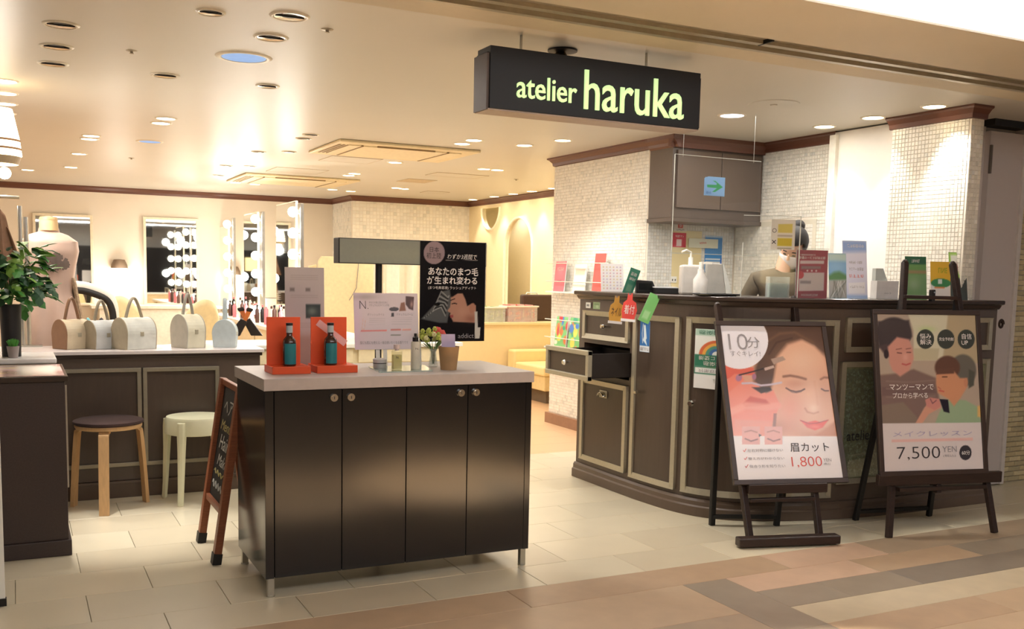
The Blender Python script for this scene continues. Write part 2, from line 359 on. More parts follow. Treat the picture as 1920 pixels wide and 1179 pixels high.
# walls
walls = [
 ('wall_back', (-1.6, 4.25, 14.4, 14.6), cream), ('wall_left', (-1.75, -1.6, 6.0, 14.6), cream),
 ('wall_jog', (4.25, 6.3, 13.45, 14.6), cream), ('wall_right', (4.405, 6.3, 6.44, 7.95), cream),
 ('wall_alcove', (5.255, 5.75, 5.35, 6.44), cream), ('wall_column', (5.10, 5.205, 4.13, 4.72), cream), ('wall_return', (5.205, 5.75, 4.47, 4.74), cream),
 ('wall_mall', (5.6, 12, 4.46, 4.7), cream)]
WO = {}
for n, (a, b, c, d), m in walls: WO[n] = struct(MB().box(a, b, c, d, 0, HC).out(n, m))
struct(MB().box(5.75, 6.3, 4.7, 6.44, 0, HC).out('wall_core', cream))
# mosaic tile skins
mos_m = attr_mat('mosaic tile glaze', .25, .05, 90)
def mosaic(name, org, ang, w, z0, z1, t, parent, holes=(), tint=(245, 240, 228)):
    nx, nz = int(w/t), int((z1-z0)/t); V = []; F = []; C = []; b = t*.06
    ca, sa = math.cos(ang), math.sin(ang)
    for i in range(nx):
        for j in range(nz):
            xa, za = i*t, z0+j*t
            if any(h[0] < xa+t/2 < h[1] and h[2] < za+t/2 < h[3] for h in holes): continue
            p = .0016+random.random()*.0008; g = t*.03; r = random.random(); k = .955+.06*random.random()
            c = np.array(tint)*k
            if r > .88: c = c*np.array([.955, .96, .955])
            if r > .965: c = np.array((222, 220, 210))
            elif r < .07: c = np.array((246, 240, 226))
            n0 = len(V)
            for (x, z, d) in ((xa+g, za+g, 0), (xa+t-g, za+g, 0), (xa+t-g, za+t-g, 0), (xa+g, za+t-g, 0), (xa+g+b, za+g+b, p), (xa+t-g-b, za+g+b, p), (xa+t-g-b, za+t-g-b, p), (xa+g+b, za+t-g-b, p)):
                V.append((org[0]+x*ca+d*sa, org[1]+x*sa-d*ca, z)); C.append(c)
            for f in ((4, 5, 6, 7), (0, 1, 5, 4), (1, 2, 6, 5), (2, 3, 7, 6), (3, 0, 4, 7)): F.append([n0+q for q in f])
    me = bpy.data.meshes.new(name); me.from_pydata(V, [], F); c = np.array(C)/255; c = np.where(c <= .04045, c/12.92, ((c+.055)/1.055)**2.4)
    at = me.color_attributes.new('col', 'FLOAT_COLOR', 'POINT'); at.data.foreach_set('color', np.c_[c, np.ones(len(c))].astype('f').ravel())
    me.materials.append(mos_m); o = bpy.data.objects.new(name, me); COL.objects.link(o); o.parent = parent; o['kind'] = 'stuff'; return o
H = math.pi/2
mosaic('mosaic_tiles', (4.4035, 7.95), -H, 1.51, .1, HC-.03, .0262, WO['wall_right'])
mosaic('mosaic_tiles', (4.405, 6.4385), 0, .85, 1.1, HC-.05, .0262, WO['wall_right'], tint=(240, 238, 230))
mosaic('mosaic_tiles', (5.2535, 6.44), -H, 1.09, .9, HC-.03, .0262, WO['wall_alcove'], holes=[(.005, .93, 0, 1.81)], tint=(242, 237, 224))
dw = MB().box(5.2475, 5.2545, 5.52, 6.43, .02, 1.80).out('door_1', mat('door tile face', (216, 209, 190), .4, noise=.02)); struct(dw)
mosaic('mosaic_tiles', (5.247, 6.42), -H, .89, .9, 1.79, .0262, dw, tint=(242, 237, 224))
mosaic('mosaic_tiles', (5.0985, 4.72), -H, .59, .9, HC-.03, .0262, WO['wall_column'], tint=(244, 238, 224))
mosaic('mosaic_tiles', (5.10, 4.1285), 0, .105, .9, HC-.03, .0262, WO['wall_column'], tint=(232, 224, 206))
mosaic('mosaic_tiles', (4.25, 13.4485), 0, 1.83, .1, HC-.03, .05, WO['wall_jog'])
mosaic('mosaic_tiles', (4.2485, 14.4), -H, .95, .1, HC-.03, .05, WO['wall_jog'])
# white recessed panel between the tiled walls and the fabric-white jamb
struct(MB().box(5.20, 5.25, 4.74, 5.33, 0, HC-.01).out('trim_2', mat('white panel', (240, 236, 230), .5, noise=.01)))
struct(MB().box(5.17, 5.21, 5.29, 5.35, .9, HC-.03).out('trim_3', mat('white jamb', (232, 228, 218), .4)))
struct(MB().box(5.185, 5.2, 4.735, 4.75, .9, HC-.05).out('trim_4', MC['white jamb']))
# right white door and brick wall
d2 = struct(MB().box(5.62, 5.93, 4.40, 4.46, .01, 2.33).out('door_2', mat('white metal door', (196, 186, 180), .45, noise=.01)))
MB().box(5.615, 5.63, 4.385, 4.40, 2.06, 2.24).out('hinge', mat('hinge grey', (120, 112, 104), .4, metal=.6), d2)
MB().box(5.93, 5.965, 4.385, 4.46, .01, 2.36).out('door_frame', mat('door frame', (206, 198, 190), .45), d2)
MB().box(5.2, 5.62, 4.44, 4.46, .01, HC).out('door_frame', MC['door frame'], d2)
struct(MB().box(5.6, 12, 4.36, 4.46, 2.36, HC).out('trim_5', black_m))
bw = WO['wall_mall']; bms = [mat('sand brick %d' % k, c, .7, noise=.08, scale=50, bump=.2) for k, c in enumerate([(198, 180, 138), (188, 170, 130), (206, 190, 150), (180, 166, 130)])]
bc = []
for m in bms:
    me = bpy.data.meshes.new('brick'); b = MB().box(-.057, .057, 0, .014, -.0145, .0145); bmesh.ops.bevel(b.bm, geom=b.bm.edges[:], offset=.002, segments=1, affect='EDGES'); b.bm.to_mesh(me); b.bm.free(); me.materials.append(m); bc.append(me)
for j in range(68):
    for i in range(4):
        x = 5.975+.06+i*.118+(.059 if j % 2 else 0)
        o = bpy.data.objects.new('brick', random.choice(bc)); COL.objects.link(o); o.location = (x, 4.447, .02+j*.0345); o.parent = bw
# recess wall with arches (plane x = 6.05)
def arch(cx, hw, z0, zs, n=18): return [(cx-hw, z0)]+[(cx-hw*math.cos(math.pi*k/n), zs+hw*1.0*math.sin(math.pi*k/n)) for k in range(n+1)]+[(cx+hw, z0)]
Mx = Matrix(((0, 0, 1, 6.06), (1, 0, 0, 0), (0, 1, 0, 0), (0, 0, 0, 1)))
a0 = at_x(1000, 500, 6.05).y; a1 = at_x(948, 500, 6.05).y
c1 = (a0+a1)/2; h1 = abs(a1-a0)/2; zt = at_x(972, 408, 6.05).z
hol = [arch(c1, h1, .76, zt-h1)]
b0 = at_x(940, 390, 6.05).y; b1 = at_x(906, 390, 6.05).y; cb = (b0+b1)/2; hb = abs(b1-b0)/2; zb = at_x(922, 431, 6.05).z
hol.append([(cb+hb*math.cos(a), (HC-.12)-((HC-.12)-zb)*math.sin(a)) for a in np.linspace(0, math.pi, 20)])
struct(plate([(7.95, 0), (13.45, 0), (13.45, HC), (7.95, HC)], hol, .06, 'wall_recess', mat('recess plaster', (242, 226, 186), .6, noise=.02), Mx))
struct(MB().box(6.55, 6.62, 7.95, 14.6, 0, HC).box(6.09, 6.55, 13.3, 13.4, 0, HC).out('wall_recess_back', MC['recess plaster']))
for k, (cx, hw, poly) in enumerate([(c1, h1, hol[0]), (cb, hb, hol[1])]):
    p = [(6.03, q[0], q[1]) for q in poly]
    struct(MB().tube(p, .02, 8, flat=1.).out('trim_%d' % (10+k), mat('arch trim', (246, 236, 208), .5), smooth=True))
# curtain inside the arch
cu = MB().grid(lambda u, v: (6.3+.03*math.sin(u*40)+.01*math.sin(u*95), c1-h1-.05+u*h1*1.3, .762+v*1.35), 90, 6).out('curtain', mat('grey curtain cloth', (176, 168, 150), .8, noise=.05), smooth=True, solid=.003)
spot(None, (6.32, c1, HC-.06), 14, 120, WARM2); spot(None, (6.32, cb, HC-.06), 8, 120, WARM2)  # unseen spots added to brighten the inside of both niches
tag(cu, 'grey beige curtain hanging in folds inside the arched niche', 'curtain')
struct(MB().box(6.09, 6.55, c1-h1-.1, c1+h1+.1, .735, .76).out('trim_31', MC['recess plaster']))
# crowns
def crown(name, pts, side=1):
    prof = [(0, -.075), (.014, -.07), (.018, -.045), (.04, -.02), (.055, -.012), (.055, 0), (0, 0)]
    P = [Vector((*p, 0)) for p in pts]; b = MB(); rings = []
    for i, p in enumerate(P):
        d0 = (P[i]-P[i-1]).normalized() if i else (P[1]-P[0]).normalized(); d1 = (P[i+1]-P[i]).normalized() if i < len(P)-1 else d0
        n0 = Vector((d0.y, -d0.x, 0))*side; n1 = Vector((d1.y, -d1.x, 0))*side; n = (n0+n1); n = n/max(.3, n.dot(n0)) if n.length > .1 else n0
        rings.append([b.bm.verts.new((p.x+n.x*o, p.y+n.y*o, HC+z)) for o, z in prof])
    for A, B in zip(rings, rings[1:]):
        for k in range(len(prof)): b.bm.faces.new((A[k], A[(k+1) % 7], B[(k+1) % 7], B[k]))
    b.bm.faces.new(rings[0]); b.bm.faces.new(rings[-1][::-1])
    return struct(b.out(name, crown_m))
crown('trim_20', [(-1.6, 14.4), (4.25, 14.4), (4.25, 13.45), (6.03, 13.45), (6.03, 7.95)])
crown('trim_21', [(4.6, 7.95), (4.405, 7.95), (4.405, 6.42)])
crown('trim_22', [(5.255, 6.13), (5.255, 5.33)])
crown('trim_23', [(5.10, 4.74), (5.10, 4.13), (5.22, 4.13)])
struct(MB().box(4.375, 4.405, 6.4, 7.95, 0, .095).box(4.375, 5, 7.95, 7.975, 0, .095).out('baseboard_right', mat('baseboard wood', (150, 112, 88), .4)))
struct(MB().box(4.23, 4.25, 13.45, 14.4, 0, .1).box(4.23, 6.03, 13.43, 13.45, 0, .1).box(-1.6, 4.25, 14.38, 14.4, 0, .1).out('baseboard_back', MC['baseboard wood']))
# mall on the viewer's side (seen only in mirrors)
struct(MB().box(-6, 12, -6.2, -6, 0, 2.8).out('wall_mall_far', mat('dim mall wall', (190, 186, 178), .7)))
struct(MB().box(-6, 12, -6, -5.8, 0, 2.0).out('wall_shopfront_far', mat('dark far shopfront', (44, 42, 42), .4)))
for q in (-2.4, -.9, .7, 2.4): tag(MB().box(q, q+.5, -5.79, -5.75, 1.3, 1.75).out('mirror_glow_pane', emit_mat('warm pane glow', (255, 226, 160), 1.0)), 'small glowing pane added on the far shopfront for the mirror view', 'window', 'added glowing panes across the corridor')  # glowing panes added only to enliven the mirror reflections
# ================================================================== RECEPTION COUNTER (curved)
PP = catmull([(3.388, 5.72), (3.386, 5.4), (3.386, 5.13), (3.392, 4.9), (3.415, 4.66), (3.465, 4.49), (3.55, 4.37), (3.67, 4.285), (3.94, 4.18), (4.27, 4.115), (4.67, 4.09), (5.385, 4.085)], 14)
_a = np.array([(p[0], p[1]) for p in [Vector((*q, 0)) if len(q) == 2 else q for q in PP]]) if len(PP[0]) == 2 else np.array([(p.x, p.y) for p in PP])
_s = np.r_[0, np.cumsum(np.hypot(*np.diff(_a, axis=0).T))]
def cpt(s, d):
    """point at arc length s, pushed outwards by d"""
    s = min(max(s, 0), _s[-1]); x = np.interp(s, _s, _a[:, 0]); y = np.interp(s, _s, _a[:, 1])
    x0 = np.interp(s-.03, _s, _a[:, 0]); y0 = np.interp(s-.03, _s, _a[:, 1]); x1 = np.interp(s+.03, _s, _a[:, 0]); y1 = np.interp(s+.03, _s, _a[:, 1])
    t = np.array([x1-x0, y1-y0]); t /= np.hypot(*t); return x+t[1]*d, y-t[0]*d
def sweep(b, s0, s1, prof, n=None):
    n = n or max(2, int((s1-s0)/.04)); R = []
    for i in range(n+1):
        s = s0+(s1-s0)*i/n; R.append([b.bm.verts.new((*cpt(s, d), z)) for d, z in prof])
    k = len(prof)
    for A, B in zip(R, R[1:]):
        for j in range(k): b.bm.faces.new((A[j], A[(j+1) % k], B[(j+1) % k], B[j]))
    b.bm.faces.new(R[0]); b.bm.faces.new(R[-1][::-1]); return b
def rect(d0, d1, z0, z1): return [(d0, z0), (d1, z0), (d1, z1), (d0, z1)]
SL = _s[-1]; RC = thing('reception_counter', 'curved taupe reception counter with champagne framed doors and drawers', 'counter')
b = MB(); sweep(b, 0, .07, rect(-.42, 0, .1, 1.2)); sweep(b, .62, SL, rect(-.42, 0, .1, 1.2)); sweep(b, .07, .62, rect(-.42, 0, .1, .715), 16); sweep(b, .07, .62, rect(-.42, 0, .915, 1.2), 16); sweep(b, .07, .62, rect(-.42, -.38, .715, .915), 8)
b.out('body', brown, RC)
b = MB(); sweep(b, 0, SL, [(-.4, 0), (.032, 0), (.032, .055), (.022, .062), (.022, .085), (.012, .10), (-.02, .102), (-.4, .102)]); b.out('plinth', mat('taupe plinth', (98, 82, 70), .3, noise=.04), RC, bevel=.002)
b = MB(); sweep(b, 0, SL, [(-.44, 1.2), (.012, 1.2), (.02, 1.208), (.03, 1.225), (.05, 1.232), (.052, 1.250), (.045, 1.255), (-.44, 1.255)]); b.out('countertop', mat('dark brown top', (62, 50, 44), .22, noise=.06, spec=.6), RC, bevel=.002)
def framed(name, s0, s1, z0, z1, fw=.032, hand=None, inner=brown2, handle=None):
    g = sweep(MB(), s0+fw*.6, s1-fw*.6, rect(-.002, .008, z0+fw*.6, z1-fw*.6)).out(name, inner, RC)
    b = MB(); F = [(-.001, 0), (.022, 0), (.016, 1), (-.001, 1)]
    def hz(za, zb): sweep(b, s0, s1, [(-.001, za), (.024, za), (.015, zb), (-.001, zb)])
    hz(z0, z0+fw); hz(z1, z1-fw)
    sweep(b, s0, s0+fw, rect(-.001, .021, z0, z1), 2); sweep(b, s1-fw, s1, rect(-.001, .021, z0, z1), 2)
    b.out('frame', champ, g); return g
def knob(s, z, parent, r=.017):
    x, y = cpt(s, .008); x2, y2 = cpt(s, .02); x3, y3 = cpt(s, .045); b = MB(); b.tube([(x, y, z), (x2, y2, z)], .007, 10)
    b.tube([(x2, y2, z), ((x2+x3)/2, (y2+y3)/2, z), (x3, y3, z)], [.009, r, r*.7], 16); return b.out('knob', chrome, parent, smooth=True)
g = framed('drawer', .07, .62, .945, 1.128); knob(.345, 1.035, g)
g = framed('door', .07, .62, .075+.06, .68)
b = MB(); x, y = cpt(.345, .01)   # bin pull
b.grid(lambda u, v: (x-.006-.024*math.sin(math.pi*v*.5), y+.04*math.cos(math.pi*u)*(.6+.4*math.cos(v*1.2)), .585+.03*math.sin(math.pi*u)*(1-.2*v)-.0*v), 14, 5).out('bin_pull', chrome, g, smooth=True, solid=.002)
MB().box(x-.004, x, y-.045, y+.045, .575, .622).out('pull_plate', champ, g, bevel=.003)
g = framed('door', .672, 1.092, .125, 1.128)
x, y = cpt(.745, .02); MB().bar((x, y, .66), (x-.03, y-.005, .66), .02, .016).bar((x-.025, y-.004, .66), (x-.03, y-.03, .66), .012, .016).out('latch', steel, g)
g = framed('door', 1.143, 1.72, .125, 1.135, .034); knob(1.20, .645, g, .019)
framed('door', 1.745, 2.02, .125, 1.135); framed('panel', 2.07, 2.60, .955, 1.15, .03)
g = framed('window_panel', 2.05, 2.62, .20, .90, .03, inner=mat('dark backing', (122, 122, 92), .5, noise=.3, scale=40))
framed('panel', 2.66, 3.22, .955, 1.15, .03); framed('window_panel', 2.66, 3.22, .20, .90, .03, inner=MC['dark backing'])
# patterned glass of the display window: many small glints of bead chips
gl = MB()
for i in range(1500):
    s = 2.09+random.random()*.49; z = .24+random.random()*.61; x, y = cpt(s, .010+random.random()*.003); r = .004+random.random()*.007; a = random.random()*6.28
    v = [gl.bm.verts.new((x+r*math.cos(a+k*2.1), y+random.uniform(-.002, .002), z+r*math.sin(a+k*2.1))) for k in range(3)]; gl.bm.faces.new(v)
o = gl.out('bead_chips', mat('glass chips', (176, 182, 156), .2, metal=.3, noise=.5, scale=30), g); o['kind'] = 'stuff'
sweep(MB(), 2.09, 2.58, rect(.0135, .016, .235, .86)).out('glass_pane', glassy('green window glass', (.90, .94, .88), .10, .05), g)
tx = at_y(1590, 822, 4.08); t2 = at_y(1656, 796, 4.08); txt('atelier', tx.x, .45, tx.x+.21, .51, black_m, g, y=cpt(2.2, .02)[1]-.001)
# pulled-out drawer
dr = bpy.data.objects.new('drawer', None); COL.objects.link(dr); dr.parent = RC; dr['label'] = 'drawer pulled out to the left'
y0, y1 = 5.095-.17, 5.46-.02; x0, dep = 3.09, .42; y0, y1 = 5.075, 5.605; xb = 3.08
MB().box(xb+.018, xb+dep, y0+.01, y0+.025, .74, .885).box(xb+.018, xb+dep, y1-.025, y1-.01, .74, .885).box(xb+.018, xb+dep, y0+.02, y1-.02, .735, .745).box(xb+dep-.015, xb+dep, y0+.02, y1-.02, .74, .885).out('drawer_box', mat('dark drawer side', (40, 34, 31), .5), dr)
MB().box(xb+.006, xb+.02, y0+.02, y1-.02, .745, .885).out('drawer_front', brown2, dr)
fw = .03; MB().box(xb-.012, xb+.022, y0, y1, .722, .722+fw).box(xb-.012, xb+.022, y0, y1, .905-fw, .905).box(xb-.010, xb+.022, y0, y0+fw, .722, .905).box(xb-.010, xb+.022, y1-fw, y1, .722, .905).out('drawer_frame', champ, dr, bevel=.004)
MB().tube([(xb+.006, 5.34, .815), (xb-.012, 5.34, .815), (xb-.022, 5.34, .815), (xb-.034, 5.34, .815)], [.007, .008, .018, .012], 16).out('knob', chrome, dr, smooth=True)
# corner bracket at the right end (small scroll under the top)
x, y = cpt(SL, 0); MB().tube([(x+.03+.022*math.cos(a)*(1-a/14), y-.01, 1.11+.03*math.sin(a)*(1-a/14)) for a in np.linspace(0, 8, 26)], .007, 8).out('scroll_bracket', darkwood, RC, smooth=True)
# stickers on the counter front
def onc(s, z, d=.0105):
    x, y = cpt(s, d); x1, y1 = cpt(s+.01, d); return frameM((x, y, z), math.atan2(y1-y, x1-x))
def sheet(name, label, cat, M, w, h, p, group=None, th=.0012, m=None, px=(40, 50)):
    T = thing(name, label, cat, M=M, group=group)
    MB().box(0, w, .0006, .0006+th, 0, h).out('backing', paper_w, T); p.mesh(w, h, T, m=m); return T
def P0(nx, ny, bg): return Paint(nx, ny, (0, 0), (100, 0), (100, 100), (0, 100), bg)
p = P0(44, 66, (40, 110, 180)); p.poly([(35, 12), (55, 12), (70, 55), (62, 60), (78, 80), (30, 62), (40, 50)], (225, 238, 245), 4); p.curve([(30, 10), (22, 40), (30, 70)], 5, (235, 240, 245), 3); p.poly([(0, 80), (100, 80), (100, 100), (0, 100)], (235, 240, 245), 2)
T = sheet('escalator_sticker', 'blue and white picture sticker high on the tall counter door', 'sticker', onc(.735, .905), .098, .185, p); p.text('使用しないで', 8, 96, 92, 84, ink_d, T)
p = P0(60, 90, (232, 236, 232)); p.poly([(0, 0), (100, 0), (100, 11), (0, 11)], (176, 206, 190), 2)
for i, c in enumerate([(214, 110, 70), (230, 170, 80), (90, 150, 130), (70, 110, 170), (232, 236, 232)]): p.ell(62, 43, 50-9*i, 25-4.5*i, c, soft=.04)
p.poly([(0, 43), (100, 43), (100, 63), (0, 63)], (52, 122, 96), 1); p.poly([(0, 63), (100, 63), (100, 76), (0, 76)], (52, 122, 96), 1); p.poly([(3, 65), (97, 65), (97, 74), (3, 74)], (236, 238, 236), 1); p.poly([(0, 78), (100, 78), (100, 100), (0, 100)], (236, 236, 236), 1)
M = onc(1.20, .735, .0115); T = sheet('rainbow_notice', 'white notice with green band and rainbow taped to counter door', 'notice', M, .235, .335, p)
p.text('感染防止', 10, 9, 90, 2, mat('green ink', (40, 110, 88), .5), T); p.text('新型コロナ', 12, 52, 88, 45, ink_w, T); p.text('感染症', 25, 61, 75, 54, ink_w, T); p.text('対策取組店', 12, 73, 88, 67, ink_g, T); MB().lathe([(0, 0), (.006, .0005)], (.13, 0, .055), 10, None).out('mark', MC['green ink'], T)
# sockets and small green card
T = thing('wall_socket', 'white switch plate set high on left end of counter', 'socket', M=onc(.085, 1.142, .001)); MB().box(0, .06, -.006, 0, 0, .038).out('plate', white_m, T, bevel=.002); MB().box(.018, .024, -.008, -.005, .012, .026).box(.036, .042, -.008, -.005, .012, .026).out('slots', ink_d, T)
p = P0(20, 14, (150, 176, 130)); p.curve([(20, 30), (80, 30)], 12, (90, 120, 80)); p.ell(60, 65, 20, 20, (180, 200, 160)); T = sheet('green_card', 'small green printed card beside the switch plate on counter', 'card', onc(.17, 1.14, .001), .085, .045, p)
# ================================================================== UPPER CUPBOARD
CB = thing('wall_cupboard', 'brown wooden wall cupboard hanging above the reception alcove', 'cabinet', (4.40, 6.12, 1.80))
MB().box(0, .855, .02, .32, 0, .60).box(-.012, .855, 0, .32, -.03, 0).out('carcass', brown, CB, bevel=.003)
MB().box(.035, .44, 0, .02, .075, .50).out('door', mat('cupboard door', (104, 88, 76), .38, noise=.06, scale=50), CB, bevel=.003); MB().box(.446, .835, 0, .02, .075, .50).out('door', MC['cupboard door'], CB, bevel=.003)
MB().prism([(-.005, .515), (-.012, .53), (-.02, .55), (-.045, .575), (-.05, .602), (.02, .602), (.02, .515)], -.045, .855, 'x').out('cornice', crown_m, CB)
MB().prism([(-.0, .515), (-.012, .53), (-.02, .55), (-.045, .575), (-.05, .602), (.02, .602), (.02, .515)], -.045, .32, 'y').out('cornice', crown_m, CB)
# ================================================================== SHOP SIGN
A = at_y(920, 84, 3.90); B = at_y(918, 202, 3.90); Cc = at_y(1314, 240, 3.90); sx0, sx1, sz0, sz1 = A.x, Cc.x, B.z, A.z
SG = thing('shop_sign', 'black box sign with glowing pale green shop lettering hung from the ceiling', 'sign', (sx0, 3.90, sz0)); w, h = sx1-sx0, sz1-sz0
MB().box(.0, w-.012, 0, .13, 0, h).box(.0, w, .012, .14, .008, h-.02).out('sign_box', mat('sign black face', (20, 19, 19), .45, noise=.1, scale=80), SG, bevel=.002)
MB().box(-.012, .002, .01, .14, -.004, h-.03).out('side_panel', mat('sign grey side', (92, 82, 76), .5), SG); MB().box(-.005, w-.01, .005, .14, -.006, 0).out('bottom_panel', mat('sign pale underside', (176, 160, 146), .5), SG)
for q in (.2, w-.25): MB().tube([(q, .11, h-.01), (q, .11, HC-sz0)], .006, 8).out('bracket', steel, SG)
lg = emit_mat('lit green letter', (206, 236, 166), .55)
def sg(u, v): q = at_y(u, v, 3.90); return q.x-sx0, q.z-sz0
a = sg(960, 207); b_ = sg(1081, 147); txt('atelier', .125, .055, a[0]+(b_[0]-a[0]), .152, lg, SG, y=-.006, depth=.008, bold=.006)
a = sg(1093, 219); c_ = sg(1283, 130); txt('haruka', a[0], .035, c_[0], .208, lg, SG, y=-.006, depth=.008, bold=.006)
# ================================================================== BLACK CABINET
q0 = 3.986; BC = thing('black_cabinet', 'glossy black four door cabinet with grey top standing on steel legs', 'cabinet', (.895, q0, 0)); w = 1.222
dp = .56
MB().box(0, w, .02, dp-.01, .08, .862).out('carcass', black_gloss, BC)
for a, c in ((.0, .037), (w-.03, w)): MB().box(a, c-.001, 0, .02, .08, .862).out('edge_panel', black_gloss, BC, bevel=.0015)
xs = [.037, .336, .634, .918, w-.03]
xs = [.037] + [at_y(u, 900, q0).x-.895 for u in (641, 761, 875)] + [w-.03]
for i in range(4):
    a, c = xs[i]+.0015, xs[i+1]-.0015; o = MB().box(a, c, -.001, .019, .082, .860).out('door', black_gloss, BC, bevel=.0015)
    kx = (c-.035) if i % 2 == 0 else (a+.035); kb = MB().tube([(kx, 0, .826), (kx, -.012, .826)], .016, 20).tube([(kx, -.011, .826), (kx, -.014, .826)], .0105, 16).out('lock', chrome, o, smooth=True)
    MB().box(kx-.0015, kx+.0015, -.0155, -.0135, .820, .832).out('key_slot', ink_d, o)
MB().box(-.006, w+.004, -.012, dp+.02, .863, .912).out('worktop', slab_m, BC, bevel=.002)
for x in (.012, w-.036):
    for y in (.01, dp-.04): MB().box(x, x+.026, y, y+.026, .006, .08).lathe([(0, 0), (.018, 0), (.018, .006), (0, .006)], (x+.013, y+.013, 0), 12).out('leg', steel, BC)
# ================================================================== WOODEN CHALK A-BOARD
AB = thing('chalk_board_stand', 'reddish wooden A-frame chalkboard standing left of the black cabinet', 'sign')
def abar(b, y, zb, zt, w=.045, d=.022, x0=.797, x1=.897, zz0=.0, zz1=.815):
    f = lambda z: x0+(x1-x0)*(z-zz0)/(zz1-zz0); b.bar((f(zb), y, zb), (f(zt), y, zt), w, d, up=(1, 0, 0))
LY0, LY1 = 4.565, 4.97
for y in (LY0, LY1):
    b = MB(); f = lambda z: .797+.12*z/.815; b.bar((f(0.04), y, 0.04), (f(.815), y, .815), .034, .05, up=(0, 1, 0)); o = b.out('front_leg', redwood, AB, bevel=.003)
    MB().bar((f(0), y, 0), (f(.05), y, .05), .04, .056, up=(0, 1, 0)).out('rubber_foot', black_m, o)
    g_ = lambda z: 1.03-.10*z/.815; b = MB(); b.bar((g_(0.04), y, 0.04), (g_(.80), y, .80), .03, .03, up=(0, 1, 0)); o = b.out('back_leg', redwood, AB, bevel=.003)
    MB().bar((g_(0), y, 0), (g_(.05), y, .05), .036, .036, up=(0, 1, 0)).out('rubber_foot', black_m, o)
for z in (.80, .235): MB().bar((f(z), LY0, z), (f(z), LY1, z), .03, .022, up=(1, 0, 0)).out('rail', redwood, AB, bevel=.003)
MB().bar((g_(.3), LY0, .3), (g_(.3), LY1, .3), .02, .02).out('brace', redwood, AB)
Mb = Matrix.Translation((f(.24)+.004, LY1-.02, .24)) @ Matrix.Rotation(-H, 4, 'Z') @ Matrix.Rotation(-math.atan(.12/.815), 4, 'X')
cbd = MB().box(0, LY1-LY0-.04, 0, .006, 0, .56).out('chalk_board', mat('chalkboard', (34, 33, 32), .6), AB); cbd.matrix_local = Mb
ch = mat('chalk white', (206, 206, 198), .8); chy = mat('chalk yellow', (190, 178, 120), .8)
txt('ヘア', .08, .42, .28, .49, ch, cbd, y=-.002, shear=.3); txt('Menu', .06, .34, .3, .39, chy, cbd, y=-.002, shear=.3); txt('Hair', .08, .25, .30, .32, ch, cbd, y=-.002, shear=.3)
txt('Make', .09, .17, .31, .225, ch, cbd, y=-.002, shear=.3); MB().tube([(.05+.02*k, -.002, .135+.012*math.sin(k*1.9)) for k in range(12)], .003, 5).out('chalk_scribble', chy, cbd); MB().tube([(.05+.012*k, -.002, .075+.016*math.sin(k*1.3)) for k in range(23)], .003, 5).out('chalk_scribble', ch, cbd)
# ================================================================== STOOLS
ST = thing('wooden_stool', 'three legged bentwood stool with round dark cushion before the shelf', 'stool', (.455, 5.90, 0))
MB().lathe([(0, .455), (.17, .455), (.176, .463), (.178, .472), (.176, .478), (0, .478)], n=40).out('seat', birch, ST, smooth=True)
MB().lathe([(0, .478), (.175, .478), (.187, .486), (.185, .497), (.165, .504), (0, .507)], n=40).out('cushion', mat('dark brown felt', (58, 40, 36), .95, noise=.2, scale=200, bump=.3), ST, smooth=True)
for a in (-103, 18, 152):
    a = math.radians(a); d = Vector((math.cos(a), math.sin(a), 0)); pts = [d*.10+Vector((0, 0, .448)), d*.15+Vector((0, 0, .446)), d*.168+Vector((0, 0, .434)), d*.178+Vector((0, 0, .41)), d*.196+Vector((0, 0, .2)), d*.208]
    pts = catmull(pts, 5); b = MB(); R = []; n = d.cross(Vector((0, 0, 1)))
    for i, p in enumerate(pts):
        t = (pts[min(i+1, len(pts)-1)]-pts[max(i-1, 0)]).normalized(); q = n.cross(t); R.append([b.bm.verts.new(p+n*s1*.026+q*s2*.010) for s1, s2 in ((-1, -1), (1, -1), (1, 1), (-1, 1))])
    for A_, B_ in zip(R, R[1:]):
        for k in range(4): b.bm.faces.new((A_[k], A_[(k+1) % 4], B_[(k+1) % 4], B_[k]))
    b.bm.faces.new(R[0]); b.bm.faces.new(R[-1]); b.out('leg', birch, ST, bevel=.002)
WS = thing('plastic_stool', 'ivory plastic round stool beside the chalkboard stand', 'stool', (.93, 5.93, 0))
MB().lathe([(0, .488), (.13, .488), (.15, .497), (.163, .495), (.170, .482), (.172, .40), (.160, .395), (.155, .40), (.150, .47), (0, .475)], n=40).out('seat', ivory, WS, smooth=True)
for a in (-126, -48, 42, 148):
    a = math.radians(a); d = Vector((math.cos(a), math.sin(a), 0)); n = Vector((-d.y, d.x, 0)); b = MB(); R = []
    for r0, z, hw, th in ((.176, .475, .026, .02), (.178, .43, .027, .022), (.182, .3, .022, .018), (.192, .1, .018, .014), (.20, 0, .017, .013)):
        c = d*r0+Vector((0, 0, z)); R.append([b.bm.verts.new(c+n*sx*hw+d*sy*th) for sx, sy in ((-1, -1), (1, -1), (.7, .6), (0, 1), (-.7, .6))])
    for A_, B_ in zip(R, R[1:]):
        for k in range(5): b.bm.faces.new((A_[k], A_[(k+1) % 5], B_[(k+1) % 5], B_[k]))
    b.bm.faces.new(R[0]); b.bm.faces.new(R[-1]); b.out('leg', ivory, WS, bevel=.003)
